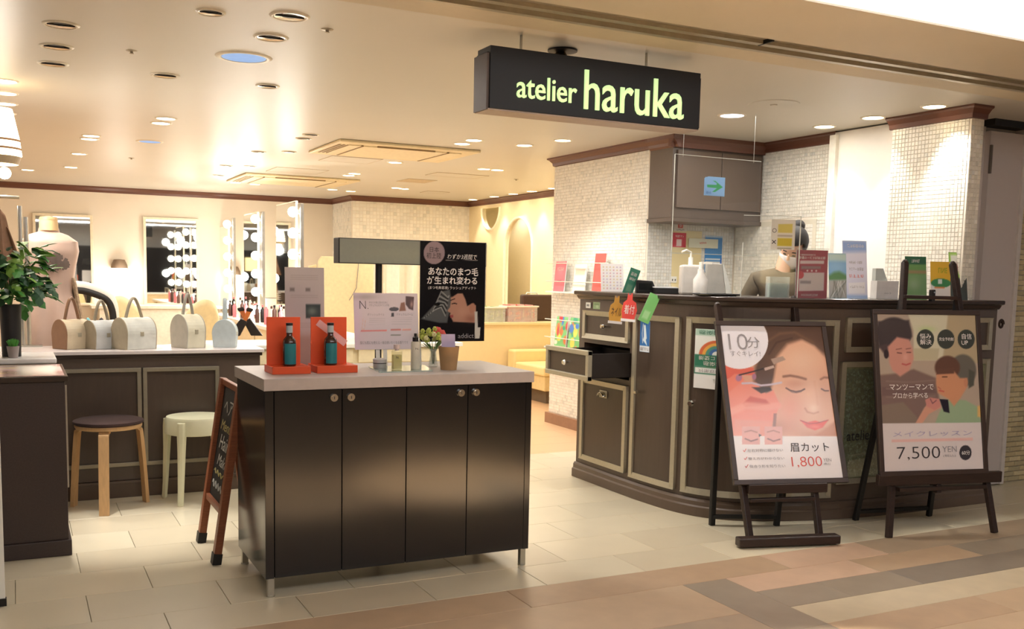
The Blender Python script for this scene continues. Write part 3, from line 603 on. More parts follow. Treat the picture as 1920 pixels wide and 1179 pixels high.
# ================================================================== SHELF COUNTER ON THE LEFT
SH = thing('shelf_counter', 'low taupe counter with framed doors and pale top behind the stools', 'counter', (-.5, 6.13, 0)); w = 1.85
MB().box(0, w, .0, .42, .10, .83).out('body', brown, SH, bevel=.003); MB().box(0, w, -.012, .42, 0, .085).box(0, w, -.02, 0, .085, .10).out('plinth', MC['taupe plinth'], SH, bevel=.002)
MB().box(-.02, w+.02, -.03, .44, .845, .866).out('worktop', mat('pale pink top', (224, 214, 210), .2, noise=.03), SH, bevel=.003); MB().box(-.01, w+.01, -.02, .43, .825, .845).out('moulding', MC['dark brown top'], SH, bevel=.004)
for a, c in ((.2, .715-.0), (.722, 1.155), (1.163, 1.60)):
    a0_, c0_ = a, c; z0, z1, fw = .185, .765, .024; g = MB().box(a, c, -.008, 0, z0, z1).out('door', brown2, SH)
    MB().box(a, c, -.022, 0, z0, z0+fw).box(a, c, -.022, 0, z1-fw, z1).box(a, a+fw, -.020, 0, z0, z1).box(c-fw, c, -.020, 0, z0, z1).out('frame', mat('dull champagne', (150, 142, 124), .35, metal=.5), g, bevel=.003)
# ================================================================== LEFT BOX COUNTER
BX = thing('box_counter', 'dark brown square counter with glass top at the left edge', 'counter', (-.55, 4.97, 0)); w = .75
MB().box(0, w, 0, .60, .075, .82).out('body', mat('dark grain laminate', (66, 54, 50), .5, noise=.15, scale=160), BX, bevel=.003); MB().box(-.01, w+.012, -.012, .6, 0, .075).out('plinth', MC['dark grain laminate'], BX, bevel=.004)
MB().box(w+.001, w+.008, .01, .02, .32, .80).out('edge_strip', steel, BX)
MB().box(-.01, w+.014, -.016, .62, .82, .845).out('top_frame', MC['dark brown top'], BX, bevel=.003)
p = P0(80, 60, (212, 176, 166))
for i in range(26): p.glow(random.random()*100, random.random()*100, 6+random.random()*16, 3+random.random()*7, random.choice([(150, 110, 80), (236, 214, 204), (120, 84, 70), (196, 150, 140), (214, 190, 120)]), .6)
p.poly([(74, 10), (96, 10), (96, 92), (74, 92)], (226, 214, 196), 3)
Tt = bpy.data.objects.new('glass_top', None); COL.objects.link(Tt); Tt.parent = BX; Tt.location = (.0, 0, .8465); Tt.rotation_euler = (-H, 0, 0)
o = p.mesh(w+.0, .59, Tt, 'printed_inlay', m=print_g)
TR = tag(MB().box(-.5, .19, 5.60, 6.02, .846, .874).out('white_tray', mat('white tray', (232, 228, 222), .3), bevel=.006), 'shallow white tray at the back of the left box counter', 'tray')
# ================================================================== POSTER EASELS
def face_shapes(): pass
def framed_poster(name, label, o, ang, lean, w, h, p, texts):
    M = frameM(o, ang, lean); T = thing(name, label, 'poster', M=M); f = .026
    MB().box(-f, w+f, .004, .016, -f, h+f).out('back_board', black_m, T)
    MB().box(-f, w+f, -.010, .008, -f, 0).box(-f, w+f, -.010, .008, h, h+f).box(-f, 0, -.010, .008, 0, h).box(w, w+f, -.010, .008, 0, h).out('frame', mat('dark bronze frame', (62, 48, 42), .4), T, bevel=.002)
    p.mesh(w, h, T, 'poster_print', m=print_g, y=-.001)
    for a in texts: body, x0, y0, x1, y1, m = a[:6]; p.text(body, x0, y0, x1, y1, m, T, y=-.003, **(a[6] if len(a) > 6 else {}))
    return T, M
# --- brow poster (painted in the picture's own coordinates)
p = Paint(170, 240, (35, 70), (693, 70), (830, 1060), (152, 1075), (214, 160, 134))
sk = (226, 176, 148)
p.poly([(300, 60), (720, 60), (760, 300), (640, 200), (560, 160), (470, 190), (400, 280), (390, 420), (350, 520), (250, 500), (260, 350), (300, 220)], (92, 66, 54), 30)
p.poly([(410, 280), (480, 200), (570, 165), (650, 205), (700, 270), (760, 420), (800, 800), (420, 800), (370, 600), (370, 480)], sk, 22)
p.glow(560, 300, 130, 90, (240, 206, 180), .6); p.glow(640, 560, 70, 130, (238, 196, 168), .5); p.glow(480, 620, 90, 110, (226, 132, 112), .45); p.glow(720, 480, 60, 120, (206, 150, 122), .5); p.glow(420, 740, 120, 60, (196, 130, 106), .6); p.glow(650, 790, 140, 40, (200, 138, 112), .5)
p.curve([(330, 180), (420, 120), (520, 110), (640, 180)], 16, (116, 84, 66), 14, .7); p.curve([(350, 260), (400, 180), (500, 150)], 10, (70, 48, 42), 10, .6)
p.curve([(445, 408), (490, 402), (540, 410), (590, 424)], 15, (128, 84, 66), 10, .85); p.curve([(690, 424), (712, 412), (738, 414)], 13, (136, 90, 70), 9, .8)
p.glow(520, 455, 70, 28, (206, 146, 122), .6); p.curve([(462, 484), (490, 500), (525, 508), (560, 502), (582, 490)], 9, (84, 52, 46), 6); p.curve([(470, 492), (500, 512), (530, 516), (560, 508)], 4, (100, 66, 58), 5, .7)
p.curve([(694, 488), (715, 500), (740, 500)], 8, (92, 58, 50), 6); p.curve([(585, 616), (600, 640), (640, 650), (672, 640)], 8, (184, 122, 100), 10, .8); p.glow(640, 615, 30, 28, (246, 214, 190), .7); p.curve([(648, 440), (660, 520), (668, 590)], 10, (216, 160, 134), 16, .5)
p.poly([(550, 692), (600, 706), (650, 696), (690, 706), (738, 690), (700, 740), (650, 758), (600, 742)], (228, 92, 78), 8); p.curve([(555, 695), (610, 716), (660, 712), (736, 692)], 4, (150, 54, 48), 5); p.glow(650, 735, 40, 10, (246, 140, 126), .7)
p.poly([(640, 800), (780, 700), (800, 800)], (190, 128, 100), 20, .6)
# hands, tools
p.poly([(60, 320), (160, 350), (250, 350), (262, 400), (170, 400), (75, 430)], (222, 104, 86), 8); p.poly([(75, 440), (130, 392), (170, 395), (190, 430), (160, 500), (110, 590), (85, 520)], (234, 130, 108), 8); p.ell(157, 418, 20, 24, (176, 120, 148), 20, .3); p.ell(255, 410, 14, 20, (170, 116, 140), 0, .3)
p.poly([(90, 520), (180, 440), (270, 450), (330, 520), (380, 500), (420, 590), (400, 650), (370, 720), (360, 800), (120, 800)], (236, 142, 122), 10); p.poly([(180, 590), (230, 540), (330, 560), (360, 590), (300, 600), (200, 610)], (206, 92, 74), 12); p.curve([(110, 640), (200, 600), (330, 610), (410, 600)], 46, (240, 160, 140), 18, .8)
p.poly([(240, 480), (360, 480), (370, 500), (300, 520)], (60, 40, 34), 8); p.curve([(160, 400), (250, 376), (330, 352)], 9, (50, 40, 40), 4); p.poly([(318, 352), (380, 334), (386, 350), (326, 370)], (196, 170, 160), 3); p.poly([(362, 292), (440, 272), (460, 296), (400, 320), (382, 330)], (176, 150, 136), 4); p.curve([(180, 455), (240, 452), (300, 468), (360, 462), (430, 448)], 13, (206, 190, 204), 5)
p.poly([(380, 650), (400, 650), (390, 800), (370, 800)], (120, 70, 56), 6, .7); p.poly([(130, 690), (370, 700), (370, 810), (120, 810)], (228, 156, 138), 20, .7)
p.poly([(0, 796), (1000, 796), (1000, 1200), (0, 1200)], (236, 230, 230), 3)
for x0, y0, x1, y1 in ((178, 735, 292, 850), (322, 735, 436, 850)):
    p.poly([(x0, y0), (x1, y0), (x1, y1), (x0, y1)], (226, 166, 156), 3); p.curve([(x0+18, y0+35), ((x0+x1)/2, y0+26), (x1-18, y0+38)], 7, (170, 112, 98), 6); p.curve([(x0+20, y0+78), ((x0+x1)/2, y0+94), (x1-16, y0+82)], 7, (110, 66, 60), 6)
p.poly([(285, 782), (304, 792), (286, 802)], (60, 50, 50), 3)
p.ell(160, 170, 185, 190, (240, 238, 246), soft=.015)
ET = [('10', 95, 125, 205, 232, ink_g, dict(bold=-.01)), ('分', 212, 145, 285, 220, ink_g), ('すぐキレイ!', 104, 240, 292, 276, ink_g), ('眉カット', 490, 838, 735, 898, ink_d), ('1,800', 500, 925, 688, 1000, ink_r, dict(bold=-.012)), ('YEN', 702, 938, 752, 958, ink_g), ('(税込)', 706, 965, 746, 982, ink_g),
      ('左右対称に描けない', 212, 876, 438, 900, ink_g), ('整え方がわからない', 218, 928, 446, 950, ink_g), ('似合う形を知りたい', 226, 976, 452, 1000, ink_g), ('✓', 184, 876, 204, 900, ink_r), ('✓', 190, 928, 210, 950, ink_r), ('✓', 196, 976, 216, 1000, ink_r)]
A1 = math.radians(-15.2); L1 = math.radians(21.8); O1 = Vector((3.312, 3.95, .321))
PO1, M1 = framed_poster('framed_poster', 'framed brow care poster of a woman with closed eyes priced 1,800 yen', O1, A1, L1, .593, .840, p, ET)
# --- lesson poster
p = Paint(170, 240, (88, 72), (742, 75), (802, 1108), (130, 1118), (176, 160, 144))
p.poly([(290, 60), (560, 60), (560, 380), (330, 380), (330, 180)], (204, 200, 176), 10); p.poly([(560, 60), (760, 60), (770, 400), (520, 400)], (178, 162, 132), 14); p.glow(420, 170, 60, 20, (170, 196, 130), .6); p.poly([(330, 300), (500, 300), (490, 380), (330, 380)], (186, 178, 150), 10)
p.poly([(95, 480), (200, 470), (330, 440), (480, 500), (500, 640), (400, 700), (350, 810), (110, 810)], (128, 106, 100), 16); p.poly([(120, 560), (460, 540), (480, 600), (120, 620)], (112, 90, 88), 12, .6); p.poly([(110, 680), (260, 660), (350, 760), (350, 810), (110, 810)], (134, 118, 106), 12)
for y in (520, 570, 625): p.curve([(150, y), (300, y+8), (470, y-5)], 7, (150, 128, 122), 8, .6)
p.ell(200, 200, 115, 108, (70, 62, 64), 0, .14); p.poly([(95, 120), (300, 110), (320, 220), (300, 250), (100, 300)], (72, 64, 66), 16); p.poly([(100, 285), (160, 270), (180, 370), (130, 330)], (84, 70, 72), 14)
p.poly([(160, 290), (220, 225), (300, 240), (322, 300), (330, 370), (300, 450), (240, 490), (190, 450), (170, 400)], (202, 146, 132), 14); p.curve([(215, 308), (250, 302)], 5, (120, 84, 78), 5); p.curve([(280, 305), (310, 300)], 5, (120, 84, 78), 5); p.curve([(222, 330), (250, 334)], 6, (90, 60, 60), 5); p.curve([(285, 328), (310, 328)], 6, (90, 60, 60), 5); p.curve([(255, 405), (280, 412), (306, 402)], 9, (186, 92, 90), 6); p.glow(275, 360, 18, 26, (222, 172, 158), .6); p.ell(150, 340, 16, 30, (60, 50, 54), 0, .3)
p.poly([(560, 640), (680, 650), (770, 700), (785, 810), (470, 810), (500, 730)], (150, 172, 140), 12); p.poly([(500, 640), (560, 645), (570, 735), (530, 725)], (44, 40, 50), 5); p.poly([(760, 690), (800, 680), (800, 770), (760, 760)], (216, 176, 110), 12)
p.ell(660, 450, 92, 110, (104, 100, 92), 0, .14); p.ell(555, 430, 85, 80, (100, 72, 62), 0, .16); p.poly([(480, 470), (600, 455), (640, 500), (690, 500), (690, 560), (640, 640), (600, 690), (560, 640), (490, 600), (478, 540)], (204, 146, 112), 12); p.poly([(490, 440), (600, 430), (600, 470), (480, 476)], (104, 74, 64), 8); p.curve([(522, 492), (552, 492)], 7, (80, 54, 48), 5); p.curve([(492, 560), (510, 574)], 6, (178, 106, 90), 5); p.curve([(500, 584), (530, 590)], 8, (196, 92, 84), 6); p.ell(680, 530, 14, 30, (196, 136, 106), 0, .3); p.poly([(700, 440), (740, 460), (735, 550), (700, 570)], (84, 84, 76), 10)
p.poly([(340, 800), (400, 700), (440, 640), (500, 650), (510, 700), (430, 740), (380, 810)], (206, 152, 130), 8); p.poly([(405, 645), (440, 630), (500, 640), (510, 690), (470, 715), (415, 690)], (202, 138, 128), 6); p.curve([(440, 640), (455, 670), (480, 650)], 6, (120, 80, 90), 4)
for cx in (408, 545, 682): p.ell(cx, 238, 58, 66, (66, 70, 66), soft=.05)
p.poly([(0, 802), (1000, 798), (1000, 1300), (0, 1300)], (216, 206, 204), 3); p.poly([(182, 908), (728, 900), (728, 920), (182, 926)], (228, 178, 170), 5, .8); p.ell(678, 1000, 42, 50, (66, 62, 66), soft=.05)
ET2 = [('悩み\n解決', 372, 200, 444, 276, ink_w), ('完全予約制', 498, 226, 594, 250, ink_w), ('自信\nUP', 650, 200, 716, 276, ink_w), ('マンツーマンで', 170, 540, 460, 580, ink_w), ('プロから学べる', 190, 596, 420, 636, ink_w), ('メイクレッスン', 190, 850, 720, 892, mat('grey lilac ink', (168, 160, 186), .5)), ('7,500', 218, 955, 502, 1050, ink_d, dict(bold=-.012)), ('YEN', 520, 955, 616, 995, ink_g), ('(税込)', 525, 1010, 610, 1030, ink_g), ('60分', 652, 985, 706, 1015, ink_w)]
A2 = math.radians(-13.3); L2 = math.radians(10.3); O2 = Vector((4.10, 3.72, .353))
PO2, M2 = framed_poster('framed_poster', 'framed make-up lesson poster of two women priced 7,500 yen', O2, A2, L2, .612, .841, p, ET2)
# --- easels
def bb(b, p0, p1, w=.034, d=.028, up=(0, 1, 0)): return b.bar(p0, p1, w, d, up)
def easel(label, M, ledge_z, w, top, fl_, fr, tl, tr, bl, br, kind):
    T = thing('easel', label, 'easel', (fl_[0], fl_[1], 0)); I = T.location
    def S(p): return Vector(p)-I
    f0, f1 = S(fl_), S(fr); t0, t1 = S(tl), S(tr); up = (math.sin(-.25), 1, 0)
    for a, c in ((f0, t0), (f1, t1)):
        bb(MB(), a, c, .036, .026).tube([Vector(c), Vector(c)+(Vector(c)-Vector(a)).normalized()*.016], [.02, .010], 10).out('leg', darkwood, T, bevel=.004)
    for a, c in ((S(bl), t0+(f0-t0)*.12), (S(br), t1+(f1-t1)*.12)): bb(MB(), a, c, .032, .024).out('back_leg', black_m, T, bevel=.004)
    bb(MB(), S(bl)+Vector((0, 0, .05)), S(br)+Vector((0, 0, .05)), .03, .02, (0, 0, 1)).out('brace', black_m, T, bevel=.003)
    return T, S, f0, f1, t0, t1
def on_board(u, v, M, off):
    """point where a measured sight line meets the plane lying 'off' behind a board"""
    n = M.to_3x3() @ Vector((0, 1, 0)); p0 = M @ Vector((0, off, 0)); d = _ray(u, v); return CAM0+d*((p0-CAM0).dot(n)/d.dot(n))
def foot(u, v, M, off):
    n = M.to_3x3() @ Vector((0, 1, 0)); p0 = M @ Vector((0, off, 0)); t = at_z(u, v, 0)-CAM0; t.z = 0
    q = Vector((0, 0, 0))+t; k = (p0.dot(n))/(q.dot(n)); return q*k
lp = lambda M, x, y, z: M @ Vector((x, y, z))
f0, f1 = foot(1408, 1015, M1, .034), foot(1538, 1010, M1, .034); tl, tr = on_board(1345, 572, M1, .034), on_board(1488, 560, M1, .034)
E1, S, f0_, f1_, t0, t1 = easel('dark wooden easel with a thick foot bar holding the brow poster', M1, 0, 0, 0, f0, f1, tl, tr, (3.405, 4.262, 0), (3.735, 4.115, 0), 1)
e = (f1-f0).normalized(); q0 = f0-e*.09+Vector((0, 0, .031)); q1 = f1+e*.08+Vector((0, 0, .031)); sh = Vector((e.y, -e.x, 0))*.035
bb(MB(), q0+sh-E1.location, q1+sh-E1.location, .062, .045, (0, 0, 1)).out('foot_bar', darkwood, E1, bevel=.006)
w = .593; bb(MB(), lp(M1, .05, .006, -.046)-E1.location, lp(M1, w-.10, .006, -.046)-E1.location, .036, .05, (0, 0, 1)).out('ledge', darkwood, E1, bevel=.004)
bb(MB(), on_board(1405, 938, M1, .03)-E1.location, on_board(1528, 934, M1, .03)-E1.location, .03, .02, (0, 0, 1)).out('rail', darkwood, E1, bevel=.003)
w = .612; f0, f1 = foot(1666, 1012, M2, .036), foot(1864, 1006, M2, .036); tl, tr = on_board(1697, 492, M2, .036), on_board(1786, 495, M2, .036)
E2, S, f0_, f1_, t0, t1 = easel('dark wooden easel with two tall posts holding the make-up lesson poster', M2, 0, 0, 0, f0, f1, tl, tr, (4.25, 4.04, 0), (4.74, 3.95, 0), 2)
LL = E2.location
bb(MB(), lp(M2, -.035, .012, -.045)-LL, lp(M2, w+.115, .012, -.045)-LL, .03, .06, (0, 0, 1)).out('ledge', darkwood, E2, bevel=.004)
bb(MB(), on_board(1682, 917, M2, .03)-LL, on_board(1845, 911, M2, .03)-LL, .05, .02, (0, 0, 1)).out('rail', darkwood, E2, bevel=.003)
bb(MB(), on_board(1757, 924, M2, .03)-LL, on_board(1756, 880, M2, .03)-LL, .034, .03).out('ratchet_block', darkwood, E2, bevel=.003)
bb(MB(), on_board(1690, 556, M2, .036)-LL, on_board(1796, 559, M2, .036)-LL, .05, .02, (0, 0, 1)).out('top_rail', darkwood, E2, bevel=.003)
k = on_board(1748, 548, M2, .02)-LL; MB().box(k.x-.014, k.x+.014, k.y-.012, k.y+.012, k.z-.05, k.z+.015).out('clamp', black_m, E2, bevel=.004); MB().tube([(k.x-.002, k.y-.012, k.z), (k.x-.002, k.y-.018, k.z)], .005, 10).out('screw', chrome, E2)
# ================================================================== HEADER SIGN WITH EYELASH POSTER
y = 4.62
A = at_y(635, 445, y); B = at_y(912, 500, y); HS = thing('sign_stand', 'black header box on a black pole behind the cabinet', 'sign stand', (at_y(716, 560, y).x, y+.05, 0)); L = HS.location
x0, x1, z0, z1 = A.x-L.x, B.x-L.x, B.z, A.z
MB().box(x0, x1, -.05, .035, z0, z1).out('header_box', black_m, HS, bevel=.003)
p = P0(60, 20, (160, 166, 154)); p.glow(60, 60, 40, 30, (176, 180, 160), .6);  p.mesh(x1-x0-.006, z1-z0-.008, HS, 'header_face', m=attr_mat('grey green glass', .15), x0=x0+.005, z0=z0+.004, y=-.0515)
MB().tube([(0, 0, .02), (0, 0, z0)], .0165, 16).out('pole', black_m, HS, smooth=True); MB().lathe([(0, 0), (.15, 0), (.15, .012), (.02, .02), (0, .02)], n=30).out('base_plate', black_m, HS, smooth=True)
p = Paint(110, 160, (35, 70), (705, 88), (700, 1090), (50, 1095), (27, 25, 27))
p.poly([(60, 860), (200, 700), (260, 580), (340, 560), (360, 700), (330, 840), (320, 900), (240, 900)], (96, 98, 98), 14)
for k in range(9): p.curve([(90+k*10, 850-k*8), (190+k*8, 770-k*24), (255+k*9, 740-k*12), (300+k*4, 830-k*26)], 9, (16, 16, 18) if k % 2 else (176, 176, 172), 4, .85)
p.ell(215, 712, 28, 16, (20, 20, 20), 0, .4); p.poly([(350, 640), (430, 580), (500, 570), (560, 700), (610, 720), (610, 900), (380, 890), (360, 850), (345, 820), (350, 800), (318, 778), (345, 740), (352, 690)], (190, 144, 124), 9)
p.poly([(380, 590), (470, 560), (600, 590), (680, 700), (690, 860), (620, 830), (610, 720), (570, 700), (520, 730), (500, 660), (470, 600), (420, 600), (360, 640)], (30, 26, 27), 10); p.glow(470, 790, 60, 60, (206, 160, 138), .5); p.glow(560, 860, 60, 40, (150, 100, 84), .7); p.ell(572, 750, 30, 52, (186, 134, 112), 10, .25); p.curve([(350, 670), (390, 655)], 9, (50, 38, 36), 5); p.curve([(365, 705), (392, 700), (412, 706)], 10, (36, 28, 28), 5); p.poly([(345, 822), (378, 818), (380, 846), (352, 850)], (170, 88, 84), 5)
p.ell(175, 188, 106, 115, (168, 148, 152), soft=.04); p.poly([(598, 786), (626, 786), (632, 950), (660, 948), (652, 1060), (604, 1064)], (206, 206, 198), 4); p.curve([(292, 262), (618, 262)], 4, (150, 142, 138), 2)
EP = thing('eyelash_poster', 'black eyelash poster with woman in profile and zebra clipped under the header box', 'poster', M=Matrix.Translation((at_y(787, 641, y-.01).x, y-.006, at_y(787, 641, y-.01).z)))
c1_ = at_y(911, 456, y-.006); ww, hh = c1_.x-EP.matrix_world.translation.x, c1_.z-EP.matrix_world.translation.z
MB().box(0, ww, .0006, .003, 0, hh).out('backing', black_m, EP); p.mesh(ww, hh, EP, 'poster_print', m=print_g)
for a in [('日本', 128, 130, 222, 180, ink_d), ('初上陸', 98, 190, 245, 245, ink_d), ('わずか3週間で', 305, 205, 612, 250, ink_w, dict(shear=.2)), ('あなたのまつ毛', 120, 340, 628, 415, ink_w, dict(bold=.02)), ('が生まれ変わる', 108, 432, 618, 505, ink_w, dict(bold=.02)), ('(まつ毛美容液) ラッシュアディクト', 122, 530, 608, 560, ink_w), ('addict', 430, 1010, 590, 1058, ink_g)]:
    body, a0_, b0_, a1_, b1_, m = a[:6]; p.text(body, a0_, b0_, a1_, b1_, m, EP, y=-.0015, **(a[6] if len(a) > 6 else {}))
# ================================================================== THINGS ON THE BLACK CABINET (top z = .912)
ZC = .912
org = mat('orange card', (232, 88, 42), .45, noise=.03); bott = mat('amber brown bottle', (60, 32, 22), .12, noise=.1, coat=.5); teal = mat('teal label', (38, 120, 128), .4, noise=.05)
def orange_display(u0, u1, ucx, bx0, bx1, lab, streak=False):
    yb = 4.24; a = at_y(u0, 596, yb); b = at_y(u1, 590, yb); x0 = at_z(bx0, 690, ZC); T = thing('product_display', lab, 'display', (a.x, 4.14, ZC)); w = b.x-a.x
    MB().box(0, w+.02, 0, .15, 0, .032).out('base', org, T, bevel=.002); MB().box(0, w, .10, .108, .032, a.z-ZC+.004).out('back_card', org, T, bevel=.001)
    if streak: MB().bar((.03, .0985, .215), (w-.005, .0985, .12), .03, .001, (0, 1, 0)).out('pale_stripe', mat('pale pink stripe', (236, 176, 176), .4), T)
    return T, w
def oil_bottle(x, yq, z, lab):
    B = thing('oil_bottle', lab, 'bottle', (x, yq, z)); MB().lathe([(0, 0), (.026, 0), (.0285, .004), (.0285, .098), (.026, .112), (.016, .124), (.0125, .130), (.0125, .145), (0, .145)], n=28).out('glass_body', bott, B, smooth=True)
    MB().lathe([(.0137, .142), (.0137, .172), (0, .172)], n=20).out('neck_label', mat('pale blue neck label', (176, 190, 196), .4), B, smooth=True); MB().lathe([(.0145, .172), (.0145, .183), (0, .184)], n=20).out('cap', black_m, B, smooth=True)
    b = MB(); b.grid(lambda u, v: (.0291*math.sin(-1.0+u*2.0), -.0291*math.cos(-1.0+u*2.0), .008+v*.088), 12, 1); b.out('label', teal, B); return B
g1 = at_y(545, 690, 4.165); g2 = at_y(622, 688, 4.165)
orange_display(500, 563, 0, 500, 585, 'left orange card display stand with one amber bottle'); orange_display(583, 650, 0, 590, 667, 'right orange card display stand with pale stripe across it', True)
oil_bottle(g1.x+.0, 4.185, ZC+.032, 'amber bottle with teal label on the left orange stand'); oil_bottle(g2.x, 4.185, ZC+.032, 'amber bottle with teal label on the right orange stand')
# grey info panel behind
a = at_y(536, 690, 4.46); b = at_y(609, 502, 4.46); T = thing('info_panel', 'tall pale grey card with small dark photo behind the orange stands', 'card', M=frameM((a.x, 4.46, ZC), 0, .03)); w, h = b.x-a.x, b.z-ZC
MB().box(0, w, .001, .006, 0, h).out('card', mat('grey card', (186, 180, 178), .6), T); p = P0(60, 140, (194, 188, 188)); p.poly([(52, 37), (90, 37), (90, 51), (52, 51)], (50, 66, 66), 2); p.glow(68, 44, 12, 4, (130, 150, 140), .8)
for x in (12, 52): p.poly([(x, 20.5), (x+12, 20.5), (x+12, 24), (x, 24)], (130, 124, 122), 2)
for yy in (8, 10, 12, 28, 30, 56, 58, 60): p.curve([(14, yy), (84, yy)], .6, (160, 154, 152), .8, .6)
p.mesh(w, h, T, y=0)
# white presentation board on feet
a = at_y(669, 644, 4.36); b = at_y(650, 556, 4.40); T = thing('presentation_board', 'white curved information board headed N. standing on white legs', 'board', M=frameM((a.x-.008, 4.36, .994), math.radians(-4), .14)); w = at_y(786, 650, 4.36).x-a.x; h = .262
p = Paint(120, 90, (648, 492), (1172, 498), (1218, 868), (690, 862), (226, 214, 220)); p.glow(720, 520, 120, 20, (176, 166, 166), .8); p.glow(680, 700, 40, 200, (228, 206, 232), .7)
p.poly([(1075, 515), (1146, 520), (1146, 610), (1110, 600), (1080, 570)], (84, 58, 56), 4); p.glow(1130, 570, 12, 22, (190, 150, 140), .9); p.poly([(1040, 560), (1070, 555), (1085, 612), (1030, 615)], (150, 104, 84), 6); p.ell(986, 601, 40, 14, (84, 80, 86), 0, .12); p.poly([(968, 625), (988, 625), (990, 650), (966, 650)], (70, 64, 66), 3); p.poly([(726, 736), (938, 736), (938, 746), (726, 746)], (232, 140, 136), 3); p.poly([(970, 732), (1055, 732), (1055, 742), (970, 742)], (214, 130, 120), 3); p.poly([(1065, 733), (1140, 733), (1140, 743), (1065, 743)], (234, 170, 160), 3); p.poly([(972, 768), (1056, 768), (1056, 776), (972, 776)], (150, 150, 140), 2); p.curve([(740, 660), (735, 730), (755, 730), (758, 670)], 3, (226, 190, 170), 2)
for yy in (660, 672, 684, 700): p.curve([(790, yy), (920, yy)], 3, (196, 188, 192), 2, .7); p.curve([(975, yy), (1140, yy)], 3, (196, 188, 192), 2, .7)
MB().box(0, w, .001, .004, 0, h).out('board', paper_w, T); p.mesh(w, h, T, y=0); p.text('N.', 706, 545, 770, 598, ink_d, T, bold=-.02); p.text('あなたの髪と肌のために', 778, 550, 930, 562, ink_g, T); p.text('ナチュラルスタイリング剤', 782, 568, 942, 582, ink_g, T); p.text('ポリッシュオイル', 772, 628, 908, 642, ink_g, T); p.text('ナチュラルバーム', 1010, 630, 1145, 644, ink_g, T); p.text('髪にも肌にも使える・毎日使いたくなる香りです', 728, 812, 1120, 828, ink_g, T)
for x in (.10, .135, .30): MB().box(x, x+.018, .006, .012, -.085, .04).out('leg', white_m, T)
# tray, jar, bottles
TY = tag(MB().prism([(at_z(q, r, ZC).x, at_z(q, r, ZC).y) for q, r in ((691, 689), (712, 699), (811, 696), (796, 686))], ZC, ZC+.005, 'z').out('mirror_tray', mat('glass tray', (176, 190, 180), .08, metal=.5)), 'small clear mirror tray under the hair oil bottles', 'tray')
J = at_y(712, 690, 4.20); J = thing('cream_jar', 'round silver grey cosmetic jar on the glass tray', 'jar', (at_y(712, 690, 4.25).x, 4.25, ZC+.005)); MB().lathe([(0, 0), (.028, 0), (.03, .003), (.03, .022), (0, .022)], n=30).out('jar_body', mat('grey jar', (176, 174, 172), .35), J, smooth=True); MB().lathe([(.0305, .022), (.0305, .026), (0, .026)], n=30).out('seam', ink_d, J); MB().lathe([(.031, .026), (.031, .042), (.027, .045), (0, .045)], n=30).out('lid', mat('grey lid', (196, 192, 190), .35), J, smooth=True)
O = thing('oil_flask', 'square clear bottle of yellow oil with N. label on the tray', 'bottle', (at_y(741, 690, 4.20).x, 4.18, ZC+.005)); MB().box(-.022, .022, -.014, .014, 0, .085).out('glass_body', glassy('clear oil glass', (.97, .96, .82), .1, .12), O, bevel=.004); MB().box(-.019, .019, -.011, .011, .003, .066).out('oil', mat('golden oil', (226, 214, 140), .15, alpha=.75), O); MB().lathe([(0, .085), (.009, .085), (.009, .092), (.0145, .093), (.0145, .112), (0, .113)], n=20).out('cap', mat('clear pinkish cap', (206, 190, 188), .15), O, smooth=True); txt('N.', -.008, .05, .006, .06, ink_d, O, y=-.0146)
Sp = thing('spray_bottle', 'slim pale bottle with black spray top and N. label', 'bottle', (at_y(777, 690, 4.20).x, 4.19, ZC+.005)); MB().lathe([(0, 0), (.019, 0), (.0205, .004), (.0205, .118), (.018, .124), (0, .124)], n=26).out('body', mat('pale frosted bottle', (214, 208, 190), .35), Sp, smooth=True); MB().lathe([(.0135, .124), (.0135, .142), (.009, .146), (.0065, .148), (.0065, .16), (0, .161)], n=20).out('spray_top', black_m, Sp, smooth=True); txt('N.', -.007, .088, .009, .097, ink_d, Sp, y=-.0208)
# vase of flowers, kraft cup, lavender card
fx = at_y(818, 690, 4.26).x; V = thing('flower_vase', 'small clear glass vase of green and coral flowers beside kraft cup', 'vase', (fx, 4.30, ZC)); MB().lathe([(0, 0), (.02, 0), (.022, .01), (.016, .05), (.014, .07), (.02, .085), (.018, .085), (.012, .07), (.013, .05), (.018, .012), (0, .01)], n=24).out('glass', glassy('vase glass', (.95, .97, .96), .15, .12), V, smooth=True)
stem = mat('stem green', (86, 120, 60), .6); b = MB()
for k in range(9): a = k*2.4; b.tube([(.004*math.cos(a), .004*math.sin(a), .015), (.008*math.cos(a), .008*math.sin(a), .07), (.04*math.cos(a), .03*math.sin(a), .12+.01*(k % 3))], .0016, 5)
b.out('stems', stem, V)
fm = [mat('lime petals', (186, 196, 92), .6), mat('leaf green', (96, 134, 66), .6), mat('coral petals', (226, 92, 84), .6), mat('cream petals', (226, 222, 166), .6)]
for k in range(26):
    a = k*2.399; r = .012+.045*math.sqrt((k+1)/26); m = fm[0] if k % 3 else fm[3]; c = Vector((r*math.cos(a)-.005, r*.8*math.sin(a), .105+.075*random.random()*(1.1-r*8)+.02)); b = MB()
    for q in range(6):
        an = q*1.047; b.ball(c+Vector((.007*math.cos(an), .004*math.sin(q*2.), .007*math.sin(an))), .0058, 6)
    b.out('blossom', m, V, smooth=True)
for k, (dx, dz) in enumerate(((.012, .168), (.032, .155))):
    b = MB()
    for q in range(7): an = q*.9; b.ball(Vector((dx+.012*math.cos(an), -.02, dz+.012*math.sin(an))), .011, 8, (1, .5, 1))
    b.out('coral_flower', fm[2], V, smooth=True)
